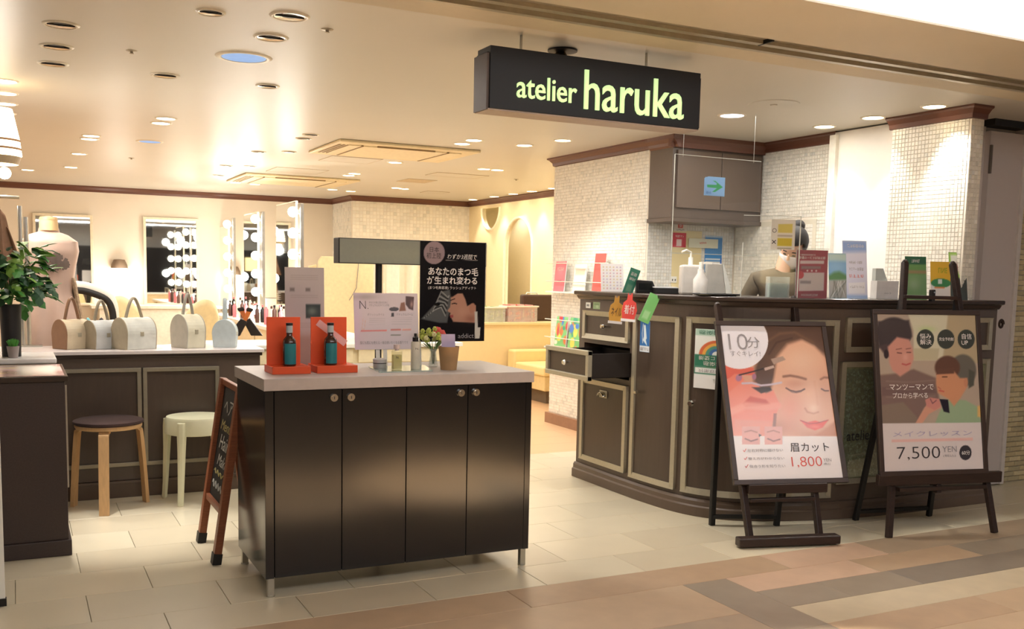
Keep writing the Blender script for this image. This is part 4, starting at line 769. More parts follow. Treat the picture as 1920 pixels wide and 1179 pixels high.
for k in range(16):
    a = k*1.7; L0 = Vector((.02*math.cos(a), .015*math.sin(a), .085)); L1_ = Vector((.06*math.cos(a), .04*math.sin(a), .085+.05*random.random())); n = (L1_-L0).cross(Vector((0, 0, 1))).normalized()*.009; b = MB(); mid = (L0+L1_)/2; vs = [b.bm.verts.new(q) for q in (L0, mid+n, L1_, mid-n)]; b.bm.faces.new(vs); b.out('leaf', fm[1], V, solid=.0006)
K = thing('kraft_cup', 'brown kraft paper cup on the right of the cabinet top', 'cup', (at_y(841, 693, 4.16).x, 4.16, ZC)); MB().lathe([(0, 0), (.037, 0), (.0475, .105), (.0485, .107), (.0465, .107), (.036, .004), (0, .004)], n=32).out('cup', mat('kraft paper', (170, 136, 96), .75, noise=.06), K, smooth=True)
T = thing('lavender_card', 'lavender card standing inside the brown kraft cup', 'card', M=frameM((K.location.x-.04, 4.155, ZC+.008), 0, .1)); MB().box(.006, .074, 0, .001, 0, .155).out('card', mat('lavender paper', (186, 174, 206), .6), T)
# ================================================================== THINGS ON THE RECEPTION COUNTER (top z = 1.255)
ZT = 1.255
def cs(u, v, back, z=ZT):
    """point on the counter top seen in direction u, at distance 'back' behind the front edge"""
    best = None
    for s in np.linspace(0, SL, 240):
        x, y = cpt(s, -back); q = Vector((x, y, z))-CAM0; uu = PPX+FPX*q.dot(_r)/q.dot(_f)
        if best is None or abs(uu-u) < best[0]: best = (abs(uu-u), x, y)
    return Vector((best[1], best[2], z))
def upright(name, label, cat, u0, u1, vtop, back, p, ang=None, lean=.12, z=ZT, m=None, group=None, th=.003, vb=None):
    a = cs(u0, 0, back, z); c = cs(u1, 0, back, z)
    if ang is None: ang = -YAW*.7
    # board through a at angle ang; right edge where sight line u1 meets it
    d = _ray(u1, 540); e = Vector((math.cos(ang), math.sin(ang), 0)); n = Vector((-e.y, e.x, 0)); t = (a-CAM0).dot(n)/d.dot(n); q = CAM0+d*t; w = (q-a).dot(e)
    dt = _ray(u0, vtop); t = (a-CAM0).dot(n)/dt.dot(n); h = ((CAM0+dt*t).z-z)/math.cos(lean)
    T = thing(name, label, cat, M=frameM(a, ang, lean), group=group); MB().box(0, w, .0008, th, 0, h).out('backing', paper_w, T); p.mesh(w, h, T, m=m or print_m); T['w'] = w; T['h'] = h; return T, w, h
# rack with magazines on the tiled wall
RK = thing('magazine_rack', 'two tier clear acrylic magazine rack on the tiled wall', 'rack', (4.398, 7.90, .70)); acr = glassy('clear acrylic', (.97, .98, .97), .07, .05)
for z in (.0, .50):
    MB().box(-.09, 0, -1.05, 0, z, z+.012).out('shelf', white_m, RK)
    for dz in (.10, .26): MB().tube([(-.085, -1.05, z+dz), (-.085, 0, z+dz)], .004, 8).out('rail', mat('pale rail', (226, 220, 206), .3), RK, smooth=True)
def mag(y, z, w, h, p, lab, lean=.10, grp=None): M = Matrix.Translation((4.322, y, z)) @ Matrix.Rotation(-H, 4, 'Z') @ Matrix.Rotation(-lean, 4, 'X'); T = thing('magazine', lab, 'magazine', M=M); MB().box(0, w, .0008, .008, 0, h).out('pages', paper_w, T); p.mesh(w, h, T); return T
p = P0(20, 30, (232, 106, 118)); p.glow(50, 30, 30, 20, (240, 140, 150), .6); T = mag(7.78, 1.213, .19, .265, p, 'pink magazine standing on the upper tier of wall rack'); p.text('AUTUMN', 20, 30, 80, 20, ink_w, T); p.text('cut & make', 30, 70, 70, 62, ink_d, T)
p = P0(20, 30, (246, 234, 220)); p.poly([(10, 20), (90, 20), (90, 40), (10, 40)], (236, 196, 170), 6); mag(7.44, 1.213, .20, .25, p, 'white magazine beside the pink one on upper tier')
p = P0(40, 60, (226, 220, 216))
for i in range(6):
    for j in range(8): p.ell(12+15*i, 12+11*j, 3.5, 3, random.choice([(206, 160, 160), (190, 176, 190), (210, 190, 150)]), soft=.4)
T, w, h = upright('sample_chart', 'pale nail or colour sample chart standing at left end of counter', 'chart', 1127, 1170, 494, .06, p, lean=.22)
p = P0(30, 40, (216, 84, 74)); mag(7.12, 1.213, .17, .33, p, 'red folder behind the sample chart on the upper tier')
for k, (yy, lab) in enumerate(((7.74, 'bright green and orange magazine, left on lower tier'), (7.50, 'green magazine with blue and red cover, right on lower tier'))):
    p = P0(30, 40, (120, 196, 120))
    for q in range(14): p.ell(random.random()*100, random.random()*100, 8+random.random()*14, 6+random.random()*12, random.choice([(236, 120, 60), (40, 160, 120), (246, 240, 220), (220, 60, 60), (60, 120, 210), (240, 220, 90)]), soft=.4)
    mag(yy, .712, .20, .28, p, lab)
# green standing card with price text
p = P0(24, 40, (60, 136, 110)); p.poly([(25, 62), (75, 62), (78, 90), (22, 90)], (110, 160, 130), 8); T, w, h = upright('green_stand_card', 'slanted dark green card standing beside the sample chart', 'card', 1166, 1186, 498, .02, p, lean=.0); T.matrix_world = T.matrix_world @ Matrix.Rotation(.32, 4, 'Y'); p.text('登録', 20, 28, 80, 15, ink_w, T); p.text('無料', 20, 46, 80, 34, ink_w, T)
# black card reader
b_ = cs(1192, 0, .08); T = thing('card_reader', 'black card terminal block on the counter corner', 'terminal', M=frameM((b_.x, b_.y, ZT), -.5)); MB().prism([(0, 0), (.12, 0), (.12, .03), (.10, .075), (.0, .08)], 0, .11, 'y').out('body', black_m, T, bevel=.006); MB().box(.015, .095, -.003, .0, .02, .06).out('screen', mat('dark screen', (30, 34, 38), .1), T)
b_ = cs(1228, 0, .10); T = thing('document_tray', 'flat black tray with white papers on the counter', 'tray', M=frameM((b_.x, b_.y, ZT), -.5)); MB().box(0, .15, 0, .2, 0, .035).out('tray', black_m, T, bevel=.004)
T = thing('paper_stack', 'loose white papers lying on the black tray', 'paper', M=frameM((b_.x+.008, b_.y, ZT+.0352), -.42)); MB().box(.0, .13, .01, .17, 0, .006).out('sheets', paper_w, T); MB().box(.02, .10, .03, .12, .0062, .02).out('clear_case', acr, T)
# hanging tags, turned towards the passage
def hang(name, lab, s, z, tilt=0.): x, y, _z = cs(s, 0, -.15); return thing(name, lab, 'tag', M=frameM((x, y, z), -.40) @ Matrix.Rotation(tilt, 4, 'Y'))
p = P0(20, 44, (120, 190, 110)); p.poly([(20, 60), (75, 60), (75, 88), (20, 88)], (160, 210, 150), 8)
T = hang('green_tag', 'light green tag hanging slanted over the counter edge', 1198, 1.105, .40); MB().box(0, .066, .0006, .002, 0, .175).out('card', paper_w, T); p.mesh(.066, .175, T); MB().box(.01, .055, .002, .012, .16, .175).out('clip', black_m, T)
for s, colr, lab, nm, z in ((1140, (226, 176, 80), 'yellow die-cut bottle shaped tag hanging at counter left end', 'ネイル', 1.07), (1166, (220, 74, 66), 'red die-cut bottle shaped tag hanging beside the yellow one', '着付', 1.09)):
    T = hang('bottle_tag', lab, s, z, .08); o = [(.01, 0), (.078, 0), (.092, .07), (.082, .115), (.058, .13), (.055, .17), (.028, .17), (.026, .13), (.006, .11), (.0, .06)]
    MB().prism(o, 0, .003, 'y').out('card', mat('tag %s' % lab[:4], colr, .5), T); MB().box(0, .088, -.001, 0, .0, .016).out('strip', paper_w, T); txt(nm, .014, .045, .076, .10, ink_d if s < 1150 else ink_w, T); MB().box(.032, .048, .0, .012, .158, .17).out('clip', steel, T)
# spray cup / box
b_ = cs(1276, 0, .12); T = thing('sanitizer_dispenser', 'white sanitizer dispenser with pump standing on the counter', 'dispenser', M=frameM((b_.x, b_.y, ZT), -.45)); MB().box(0, .125, 0, .09, 0, .175).out('body', mat('translucent grey box', (196, 190, 182), .3), T, bevel=.012); MB().tube([(.06, .045, .175), (.06, .045, .22)], .014, 14).tube([(.06, .045, .22), (.06, .045, .25), (.03, .03, .262), (.0, .01, .25)], .006, 8).out('pump', white_m, T, smooth=True)
b_ = cs(1311, 0, .10); T = thing('bottle', 'squat clear hand soap bottle beside the dispenser', 'bottle', (b_.x, b_.y, ZT)); MB().lathe([(0, 0), (.04, 0), (.042, .01), (.042, .09), (.02, .125), (.018, .15), (0, .15)], n=26).out('body', mat('pale bottle', (206, 202, 196), .25), T, smooth=True); MB().lathe([(0, .15), (.012, .15), (.012, .19), (0, .19)], n=14).out('neck', white_m, T); MB().bar((0, 0, .185), (.06, -.02, .185), .018, .012).out('nozzle', white_m, T)
b_ = cs(1322, 0, .24); T = thing('monitor', 'grey back of a small tilted monitor on the counter', 'monitor', M=frameM((b_.x, b_.y, ZT), -.35)); MB().prism([(0, 0), (.125, 0), (.095, .185), (.0, .19)], 0, .02, 'y').out('back_panel', mat('warm grey shell', (168, 164, 156), .4), T, bevel=.005); MB().prism([(.125, 0), (.165, 0), (.105, .18), (.095, .185)], .0, .012, 'y').out('side_edge', mat('light grey', (206, 206, 198), .4), T)
b_ = cs(1310, 0, .03); c_ = cs(1378, 0, .05); T = thing('plate', 'thin silver oval tray with dark rim lying on the counter', 'tray', ((b_.x+c_.x)/2, (b_.y+c_.y)/2, ZT), (0, 0, -.5)); MB().lathe([(0, .001), (.10, .001), (.13, .006), (.135, .012), (.128, .012), (.1, .007), (0, .006)], n=36, sy=.7).out('dish', mat('pewter', (150, 146, 138), .25, metal=.8), T, smooth=True); MB().lathe([(.134, .008), (.138, .012), (.134, .014)], n=36, sy=.7).out('rim', black_m, T)
# clear box
b_ = cs(1443, 0, .05); T = thing('clear_box', 'small clear plastic box holding cards in front of receptionist', 'box', M=frameM((b_.x, b_.y, ZT), -.35)); MB().box(0, .115, 0, .003, 0, .115).box(0, .115, .06, .063, 0, .115).box(0, .003, 0, .063, 0, .115).box(.112, .115, 0, .063, 0, .115).out('walls', glassy('box acrylic', (.93, .96, .94), .12, .16), T); MB().box(.008, .107, .01, .05, .002, .08).out('cards', mat('pale green cards', (176, 190, 178), .6), T)
# red sign
p = P0(70, 90, (168, 44, 66)); p.poly([(12, 22), (88, 21), (88, 28), (12, 29)], (226, 206, 208), 2); p.poly([(16, 33), (78, 33), (78, 39), (16, 40)], (150, 120, 124), 3); p.poly([(10, 47), (90, 46), (90, 84), (10, 86)], (216, 202, 204), 2); p.ell(14, 52, 11, 8, (206, 60, 72), soft=.1); p.poly([(14, 64), (48, 64), (48, 70), (14, 70)], (150, 140, 146), 3)
for k in range(3): p.ell(36+14*k, 43, 3, 2, (240, 220, 220), soft=.4)
T, w, h = upright('notice_board', 'dark red notice board in acrylic stand on the counter', 'notice', 1492, 1551, 468, .04, p, lean=.05, m=print_g)
p.text('レジ袋有料化のお知らせ', 8, 12, 60, 8, ink_w, T); p.text('各種サービス利用可能', 8, 19, 92, 13, ink_w, T); p.text('INFORMATION', 18, 96, 70, 91, ink_w, T); MB().box(-.006, w+.006, -.002, -.001, -.0, h+.012).out('acrylic_cover', acr, T)
p = P0(50, 80, (120, 170, 214)); p.poly([(0, 0), (100, 0), (100, 18), (0, 18)], (190, 214, 206), 8); p.glow(50, 30, 60, 14, (150, 196, 230), .8); p.poly([(0, 50), (30, 42), (60, 40), (100, 48), (100, 62), (0, 62)], (90, 140, 84), 8); p.poly([(0, 60), (100, 58), (100, 100), (0, 100)], (176, 176, 172), 6)
for k in range(20): p.curve([(random.random()*100, 62), (random.random()*100, 100)], 3, random.choice([(90, 100, 92), (226, 230, 226), (120, 120, 104)]), 3, .6)
upright('waterfall_leaflet', 'leaflet with blue sky and waterfall photo beside red notice', 'leaflet', 1556, 1589, 474, .05, p, lean=.16)
p = P0(60, 120, (230, 232, 250)); p.poly([(0, 0), (100, 0), (100, 18), (0, 20)], (150, 180, 232), 8); p.poly([(0, 94), (100, 94), (100, 100), (0, 100)], (170, 200, 240), 4); p.poly([(22, 73), (90, 71), (90, 90), (22, 91)], (246, 246, 252), 2)
T, w, h = upright('tall_leaflet', 'tall white and pale blue leaflet panel standing on counter', 'leaflet', 1582, 1628, 450, .05, p, lean=.16); p.text('ご予約受付中', 20, 12, 88, 6, ink_w, T); p.text('WEB予約・お電話', 25, 40, 80, 35, ink_g, T); p.text('メニュー 料金表', 25, 52, 85, 46, ink_g, T); p.text('おすすめ', 25, 64, 85, 58, ink_r, T); p.text('ヘアセット メイク', 28, 82, 86, 77, ink_g, T)
b_ = cs(1643, 0, .05); T = thing('white_box', 'white carton box with slanted top between leaflets', 'box', M=frameM((b_.x, b_.y, ZT), -.3)); MB().box(0, .135, 0, .07, 0, .105).out('carton', mat('white carton', (216, 212, 208), .5), T, bevel=.002); MB().prism([(0, .105), (.075, .105), (.045, .175), (0, .175)], .02, .06, 'y').out('insert', mat('grey carton insert', (186, 192, 186), .5), T); txt('no.5', .05, .03, .09, .04, ink_g, T)
p = P0(40, 60, (108, 156, 84)); p.poly([(0, 0), (100, 0), (100, 18), (0, 18)], (36, 96, 60), 3); p.poly([(0, 32), (100, 32), (100, 40), (0, 40)], (176, 130, 96), 4, .7); p.poly([(0, 42), (100, 42), (100, 100), (0, 100)], (120, 160, 104), 6); p.glow(40, 65, 30, 14, (166, 190, 150), .7)
T, w, h = upright('green_booklet', 'green booklet standing behind the left easel post', 'booklet', 1699, 1739, 480, .03, p, lean=.14); p.text('TRAVEL', 30, 14, 70, 7, ink_w, T)
p = P0(40, 50, (232, 184, 50)); p.poly([(0, 56), (100, 56), (100, 100), (0, 100)], (232, 226, 220), 3); p.ell(52, 56, 50, 12, (60, 140, 84), soft=.1); p.poly([(38, 46), (58, 46), (58, 58), (38, 58)], (222, 232, 222), 2); p.poly([(20, 66), (70, 66), (70, 70), (20, 70)], (232, 140, 80), 3)
T, w, h = upright('yellow_booklet', 'yellow and white booklet between the two easel posts', 'booklet', 1746, 1784, 490, .03, p, lean=.14); p.text('LINE', 40, 30, 84, 16, mat('olive ink', (150, 170, 30), .5), T)
p = P0(40, 60, (60, 66, 62)); p.poly([(0, 0), (100, 0), (100, 54), (0, 54)], (150, 190, 90), 3); p.poly([(12, 6), (84, 6), (84, 40), (12, 40)], (214, 214, 200), 5); p.glow(50, 32, 16, 10, (120, 70, 60), .8)
T, w, h = upright('dark_booklet', 'booklet with green top and charcoal bottom at right end', 'booklet', 1783, 1816, 472, .05, p, lean=.2); p.text('お得', 20, 94, 44, 89, ink_w, T)
# posters on the alcove wall
YA = 6.436
def wall_sheet(name, lab, cat, u0, v0, u1, v1, p, yw=YA, off=0.):
    a = at_y(u0, v1, yw); b = at_y(u1, v0, yw); T = thing(name, lab, cat, M=Matrix.Translation((a.x, yw-.006-off, a.z))); w, h = b.x-a.x, b.z-a.z; MB().box(0, w, .0008, .003, 0, h).out('backing', paper_w, T); p.mesh(w, h, T); return T
p = P0(20, 20, (232, 224, 214)); p.poly([(0, 0), (100, 0), (100, 18), (0, 18)], (212, 70, 60), 2); p.poly([(30, 34), (68, 34), (68, 78), (30, 78)], (220, 80, 70), 3); T = wall_sheet('pay_notice', 'small red topped sticker on wall under the cupboard', 'notice', 1263, 407, 1288, 433, p); p.text('P', 42, 70, 58, 42, ink_w, T); p.text('PayPay', 20, 95, 80, 84, ink_d, T)
p = P0(20, 20, (206, 44, 66)); p.poly([(28, 46), (68, 46), (68, 92), (28, 92)], (236, 214, 214), 3); T = wall_sheet('red_notice', 'square red sticker with white emblem on wall below topped sticker', 'notice', 1260, 437, 1286, 463, p); p.text('d払い', 20, 34, 80, 16, ink_w, T)
p = P0(20, 40, (232, 216, 166)); T = wall_sheet('cream_sheet', 'large cream sheet on the alcove wall behind the dispenser', 'sheet', 1257, 434, 1316, 546, p, off=-.003)
p = P0(30, 50, (66, 140, 206)); p.poly([(0, 0), (100, 0), (100, 4), (0, 4)], (210, 220, 226), 2); p.poly([(4, 62), (96, 62), (96, 66), (4, 66)], (222, 230, 236), 2); p.poly([(4, 70), (92, 70), (92, 100), (4, 100)], (220, 220, 216), 2); p.poly([(92, 60), (100, 60), (100, 100), (92, 100)], (50, 110, 200), 2); T = wall_sheet('blue_poster', 'blue and white poster on the alcove wall', 'poster', 1319, 443, 1354, 510, p); 
p = P0(20, 10, (222, 222, 200)); T = wall_sheet('paper_strip', 'white strip notice with red words across blue poster', 'notice', 1289, 449, 1344, 464, p, off=.012); p.text('Alipay', 35, 60, 60, 30, ink_r, T)
T = thing('wall_socket', 'white double socket plate low on alcove wall', 'socket', (at_y(1256, 530, YA).x, YA, at_y(1256, 530, YA).z)); MB().box(0, .06, -.008, 0, 0, .05).out('plate', white_m, T, bevel=.003); MB().box(.014, .022, -.0095, -.007, .015, .03).box(.04, .048, -.0095, -.007, .015, .03).out('slots', ink_d, T)
# acrylic guards
AC = thing('acrylic_guard', 'tall hanging clear acrylic guard with blue arrow sticker over counter', 'guard'); yq = 5.05
a = at_y(1266, 289, yq); b = at_y(1428, 282, yq); zb = at_y(1428, 480, yq).z-.0
MB().box(a.x, b.x, yq-.002, yq+.002, zb, a.z).out('pane', glassy('acrylic pane', (.985, .99, .985), .035, .012), AC); MB().box(a.x, b.x, yq-.0025, yq+.0025, zb-.002, zb+.002).box(a.x-.002, a.x+.001, yq-.0025, yq+.0025, zb, a.z).box(a.x, b.x, yq-.0025, yq+.0025, a.z, a.z+.003).out('polished_edge', mat('bright acrylic edge', (214, 216, 206), .3), AC)
MB().tube([(a.x+.06, yq, a.z-.01), (a.x+.06, yq, HC)], .0012, 6).tube([(b.x-.06, yq, a.z-.01), (b.x-.06, yq, HC)], .0012, 6).out('wire', steel, AC)
q0_, q1_ = at_y(1320, 366, yq-.004), at_y(1360, 333, yq-.004); w, h = q1_.x-q0_.x, q1_.z-q0_.z
T = thing('arrow_sticker', 'pale blue sticker with green right arrow on the acrylic guard', 'sticker', (q0_.x, yq-.004, q0_.z)); p = P0(50, 50, (150, 196, 246)); p.poly([(10, 42), (60, 40), (60, 30), (40, 18), (52, 18), (92, 50), (52, 80), (38, 80), (62, 58), (12, 56)], (76, 176, 118), 3); MB().prism([(0, 0), (w, 0), (w, h), (.03, h), (0, h-.012)], .0008, .002, 'y').out('film', mat('sticker blue', (150, 196, 246), .4), T); p.mesh(w*.94, h*.94, T, x0=w*.03, z0=h*.02); p.text('受付', 6, 92, 32, 78, mat('blue ink', (70, 110, 190), .5), T)
b0_ = cs(1492, 0, .05); G2 = thing('acrylic_guard', 'freestanding clear acrylic guard with yellow marked sheet before the receptionist', 'guard', M=frameM((b0_.x-.30, b0_.y+.12, ZT), -.42)); d = _ray(1492, 405); zt = (CAM0+d*(b0_.y/d.y)).z-ZT
MB().box(0, .32, -.0015, .0015, .0, zt).out('pane', MC['acrylic pane'], G2); MB().box(.317, .322, -.002, .002, 0, zt).box(-.001, .003, -.002, .002, 0, zt*.0+.30).box(0, .32, -.002, .002, zt-.003, zt).out('polished_edge', MC['bright acrylic edge'], G2); MB().box(.02, .06, -.06, .06, 0, .008).box(.26, .30, -.06, .06, 0, .008).out('foot', acr, G2)
p = P0(40, 60, (214, 210, 196)); p.poly([(28, 16), (88, 14), (88, 44), (28, 44)], (206, 190, 90), 4); p.poly([(28, 62), (88, 62), (88, 88), (28, 88)], (196, 176, 30), 4); p.curve([(30, 54), (86, 54)], 6, (170, 160, 140), 4); p.curve([(30, 96), (86, 96)], 4, (150, 140, 110), 3)
T = thing('menu_sheet', 'small sheet with yellow blocks stuck on the acrylic guard', 'notice', M=G2.matrix_world @ Matrix.Translation((.155, -.004, .265))); MB().box(0, .135, .0008, .002, 0, .165).out('backing', paper_w, T); p.mesh(.135, .165, T); p.text('○', 4, 44, 22, 30, ink_d, T); p.text('×', 4, 82, 22, 68, ink_d, T)
# ================================================================== RECEPTIONIST
def skin_mesh(pts, edges, rad, name, m, parent, sub=2, root=0):
    me = bpy.data.meshes.new(name); me.from_pydata([tuple(p) for p in pts], edges, []); o = bpy.data.objects.new(name, me); COL.objects.link(o)
    md = o.modifiers.new('skin', 'SKIN'); md.use_smooth_shade = True
    for i, r in enumerate(rad): me.skin_vertices[0].data[i].radius = (r, r) if not isinstance(r, tuple) else r
    me.skin_vertices[0].data[root].use_root = True; s2 = o.modifiers.new('s', 'SUBSURF'); s2.levels = sub; s2.render_levels = sub
    dg = bpy.context.evaluated_depsgraph_get(); m2 = bpy.data.meshes.new_from_object(o.evaluated_get(dg)); bpy.data.objects.remove(o)
    m2.name = name; m2.materials.clear(); m2.materials.append(m); o = bpy.data.objects.new(name, m2); COL.objects.link(o); o.parent = parent
    for pl in m2.polygons: pl.use_smooth = True
    return o
PYD = 5.22; HD = at_y(1484, 462, PYD); SHD = at_y(1428, 500, PYD)
PE = thing('person', 'receptionist with hair bun and white face mask bending down behind the counter', 'person', (HD.x+.045, PYD+.062, 0), (0, 0, math.radians(-28)))
skinm = mat('skin', (226, 178, 148), .5, noise=.03); cloth = mat('olive brown sweater', (104, 92, 74), .9, noise=.12, scale=60, bump=.3); hairm = mat('black brown hair', (24, 19, 19), .6, noise=.3, scale=60, stretch=(1, 1, 6))
hz = HD.z
# local frame: x right, -y towards the camera; the torso leans to the left-front, head bent down
P_ = [(0, .05, .92), (-.02, .04, 1.08), (-.05, .0, 1.24), (-.07, -.04, 1.37), (-.06, -.07, hz-.16), (-.22, .0, 1.35), (-.31, .03, 1.16), (-.22, -.15, 1.06), (.09, -.05, 1.375), (.2, .02, 1.16), (.1, -.16, 1.06), (-.09, .05, .85), (-.1, .03, .45), (-.1, .06, .06), (.09, .05, .85), (.1, .03, .45), (.1, .06, .06), (-.1, -.06, .03), (.1, -.06, .03)]
Ed = [(0, 1), (1, 2), (2, 3), (3, 4), (3, 5), (5, 6), (6, 7), (3, 8), (8, 9), (9, 10), (0, 11), (11, 12), (12, 13), (0, 14), (14, 15), (15, 16), (13, 17), (16, 18)]
skin_mesh(P_, Ed, [.14, (.13, .11), (.14, .12), (.11, .10), .045, .07, .052, .036, .075, .052, .036, .085, .055, .04, .085, .055, .04, .035, .035], 'body', cloth, PE)
nk = MB().tube([(-.06, -.05, hz-.20), (-.052, -.055, hz-.12), (-.03, -.05, hz-.05)], [.056, .050, .05], 14).out('neck', skinm, PE, smooth=True)
# hands with fingers, resting on the desk behind the counter
for sx, hx, hy in ((-1, -.22, -.17), (1, .10, -.18)):
    pts = [(hx, hy, 1.055), (hx*.9, hy-.05, 1.05), (hx*.88, hy-.09, 1.045)]; rd = [.026, (.034, .016), (.036, .014)]; ed = [(0, 1), (1, 2)]
    for k in range(4):
        bx = hx*.88-.027+.018*k; n = len(pts); L_ = (.062, .075, .07, .055)[k]; pts += [(bx, hy-.11, 1.043), (bx, hy-.11-L_*.5, 1.045), (bx, hy-.11-L_, 1.028)]; rd += [.010, .009, .0075]; ed += [(2, n), (n, n+1), (n+1, n+2)]
    n = len(pts); pts += [(hx*.9-sx*.04, hy-.07, 1.045), (hx*.9-sx*.055, hy-.105, 1.035)]; rd += [.011, .009]; ed += [(1, n), (n, n+1)]
    skin_mesh(pts, ed, rd, 'hand', skinm, PE)
Mh = Matrix.Translation((.0, -.07, hz)) @ Matrix.Rotation(math.radians(14), 4, 'Y') @ Matrix.Rotation(math.radians(-22), 4, 'Z') @ Matrix.Rotation(math.radians(46), 4, 'X')  # face looks along local -y, pitched down
hb = MB(); hb.ball((0, 0, 0), 1, 24, (.075, .092, .105)); hb.ball((0, -.03, -.06), 1, 18, (.056, .062, .062)); hd = hb.out('head', skinm, PE, smooth=True); hd.matrix_local = Mh
for sx in (-1, 1):
    MB().ball((sx*.03, -.086, -.005), .010, 10, (1.3, .6, .5)).out('eye', mat('eye dark', (40, 30, 28), .2), hd, smooth=True); MB().ball((sx*.077, .0, -.015), .02, 10, (.4, .8, 1.3)).out('ear', skinm, hd, smooth=True)
    MB().bar((sx*.018, -.088, .022), (sx*.045, -.082, .02), .006, .004).out('eyebrow', hairm, hd)
MB().tube([(0, -.092, .0), (0, -.104, -.03), (0, -.096, -.04)], [.008, .013, .009], 8).out('nose', skinm, hd, smooth=True); MB().ball((0, -.084, -.066), .014, 10, (1.4, .5, .4)).out('mouth', mat('lips', (190, 100, 94), .5), hd, smooth=True)
mk = MB(); mk.grid(lambda u, v: (.074*math.sin((u-.5)*2.7), -.012-.098*math.cos((u-.5)*2.3)*(.86+.18*math.sin(math.pi*min(1, v*1.0))), -.022-.105*v+.012*math.cos((u-.5)*5)*(1-v)), 18, 10).out('face_mask', mat('white mask', (236, 230, 232), .8, bump=.1), PE, smooth=True, solid=.002).matrix_local = Mh
hr = MB(); hr.ball((0, .02, .026), 1, 24, (.094, .106, .114))
hr.bm.verts.ensure_lookup_table(); bmesh.ops.delete(hr.bm, geom=[v for v in hr.bm.verts if v.co.y < -.035 and v.co.z < .055], context='VERTS'); o = hr.out('hair', hairm, PE, smooth=True, solid=.006); o.matrix_local = Mh
hq = MB().ball((.0, .098, .105), .043, 16, (1, 1, .95)); hq.tube([(.0, .06, .085), (.0, .09, .10)], [.035, .026], 14); o = hq.out('hair_bun', hairm, PE, smooth=True); o.matrix_local = Mh
DK = tag(MB().box(4.05, 5.15, 4.75, 5.0, .98, 1.02).out('desk_shelf', mat('inner desk', (150, 136, 118), .5)), 'low work shelf behind the reception counter', 'shelf')
# ================================================================== CEILING FIXTURES
bulb_on = emit_mat('lit downlight', (255, 236, 200), 9.0); bulb_cool = emit_mat('lit cool downlight', (226, 232, 255), 4.0)
trim_m = mat('downlight trim', (232, 224, 206), .35); refl = mat('silver reflector', (206, 200, 186), .15, metal=1., noise=.2, scale=40); blue_r = mat('bluish diffuser', (110, 150, 206), .6, emit=.4, ecol=(128, 172, 230))  # bluish discs are unlit; weak emission puts in their bluish look
def downlight(kind, r):
    nm = dict(on='lit round recessed downlight', cool='cool lit round recessed downlight', off='unlit recessed downlight with dark louvre', blue='large round downlight with bluish diffuser')[kind]
    T = thing('ceiling_light', nm, 'light')
    MB().lathe([(r*.84, .004), (r*.9, -.006), (r, -.007), (r*1.1, -.002), (r*1.12, 0)], n=28).out('trim', trim_m, T, smooth=True)
    if kind in ('on', 'cool', 'blue'): MB().lathe([(0, -.004), (r*.86, -.004), (r*.86, .0), (0, 0)], n=24).out('diffuser', dict(on=bulb_on, cool=bulb_cool, blue=blue_r)[kind], T)
    else:
        MB().lathe([(r*.86, -.004), (r*.62, -.0015), (r*.4, -.001)], n=24).out('reflector', refl, T, smooth=True); MB().lathe([(0, -.0012), (r*.5, -.0012), (r*.5, 0), (0, 0)], n=20).box(-r*.8, r*.8, -.004, .004, -.006, -.001).out('louvre', black_m, T)
    return T
protos = {}
def put(kind, r0, x, y, lab, watt=0, ang=95, col=WARM2, target=None, blend=.6):
    r = r0*1.12 if kind == 'on' else r0; k = (kind, r)
    if k not in protos: protos[k] = downlight(kind, r); o = protos[k]; o.location = (x, y, HC); o['label'] = lab
    else: o = dup(protos[k], (x, y, HC), lab)
    o['group'] = {'on': 'lit ceiling downlights', 'cool': 'lit ceiling downlights', 'off': 'unlit ceiling downlights', 'blue': 'large bluish downlights'}[kind]
    if watt: LQ.append((o, watt, ang, col, target, blend))
    return o
LQ = []
LB = [ # lit
 (-.01, 6.54, 'first lit downlight of the row at the left edge', 30), (-.01, 7.0, 'second lit downlight of the row at the left edge', 0), (-.01, 7.45, 'third lit downlight of the row at the left edge', 30), (-.02, 7.92, 'fourth lit downlight of the left edge row, beside the banded pendant', 0),
 (1.0, 7.5, 'nearer of two touching lit downlights right of centre left', 30), (1.0, 7.76, 'farther of two touching lit downlights right of centre left', 0), (.6, 8.84, 'nearer of the touching pair left of the blue disc', 30), (.6, 9.07, 'farther of the touching pair left of the blue disc', 0),
 (.59, 10.32, 'lit downlight behind the touching pair on the left', 20), (.59, 11.76, 'lit downlight farther back in the left row', 20), (.18, 12.41, 'small lit downlight far left near the crown moulding', 20),
 (2.46, 12.47, 'left of two lit downlights before the far air vent', 20), (2.71, 12.54, 'right of two lit downlights before the far air vent', 0), (3.31, 9.14, 'single lit downlight in front of the big air conditioner', 25), (3.32, 10.44, 'nearer of the pair of lit downlights behind the big air conditioner', 20), (3.33, 10.68, 'farther of the pair behind the big air conditioner', 0),
 (3.73, 12.65, 'left of two lit downlights by the crown corner', 15), (4.0, 12.74, 'right of two lit downlights by the crown corner', 15), (4.31, 11.85, 'left of a flat pair above far tiled wall', 12), (4.43, 11.9, 'right of a flat pair above far tiled wall', 0), (4.25, 9.14, 'left of a flat pair right of the air conditioner', 15), (4.40, 9.14, 'right of a flat pair right of the air conditioner', 0),
 (3.29, 7.5, 'farther of two touching lit downlights below the shop sign', 25), (3.28, 7.25, 'nearer of two touching lit downlights below the shop sign', 0), (3.75, 7.29, 'lit downlight under the shop sign, third from the left', 25), (3.86, 6.85, 'lit downlight near the tiled wall washing it', 32)]
for x, y, lab, wt in LB: put('on', .062, x, y, lab, wt*.9, 100)
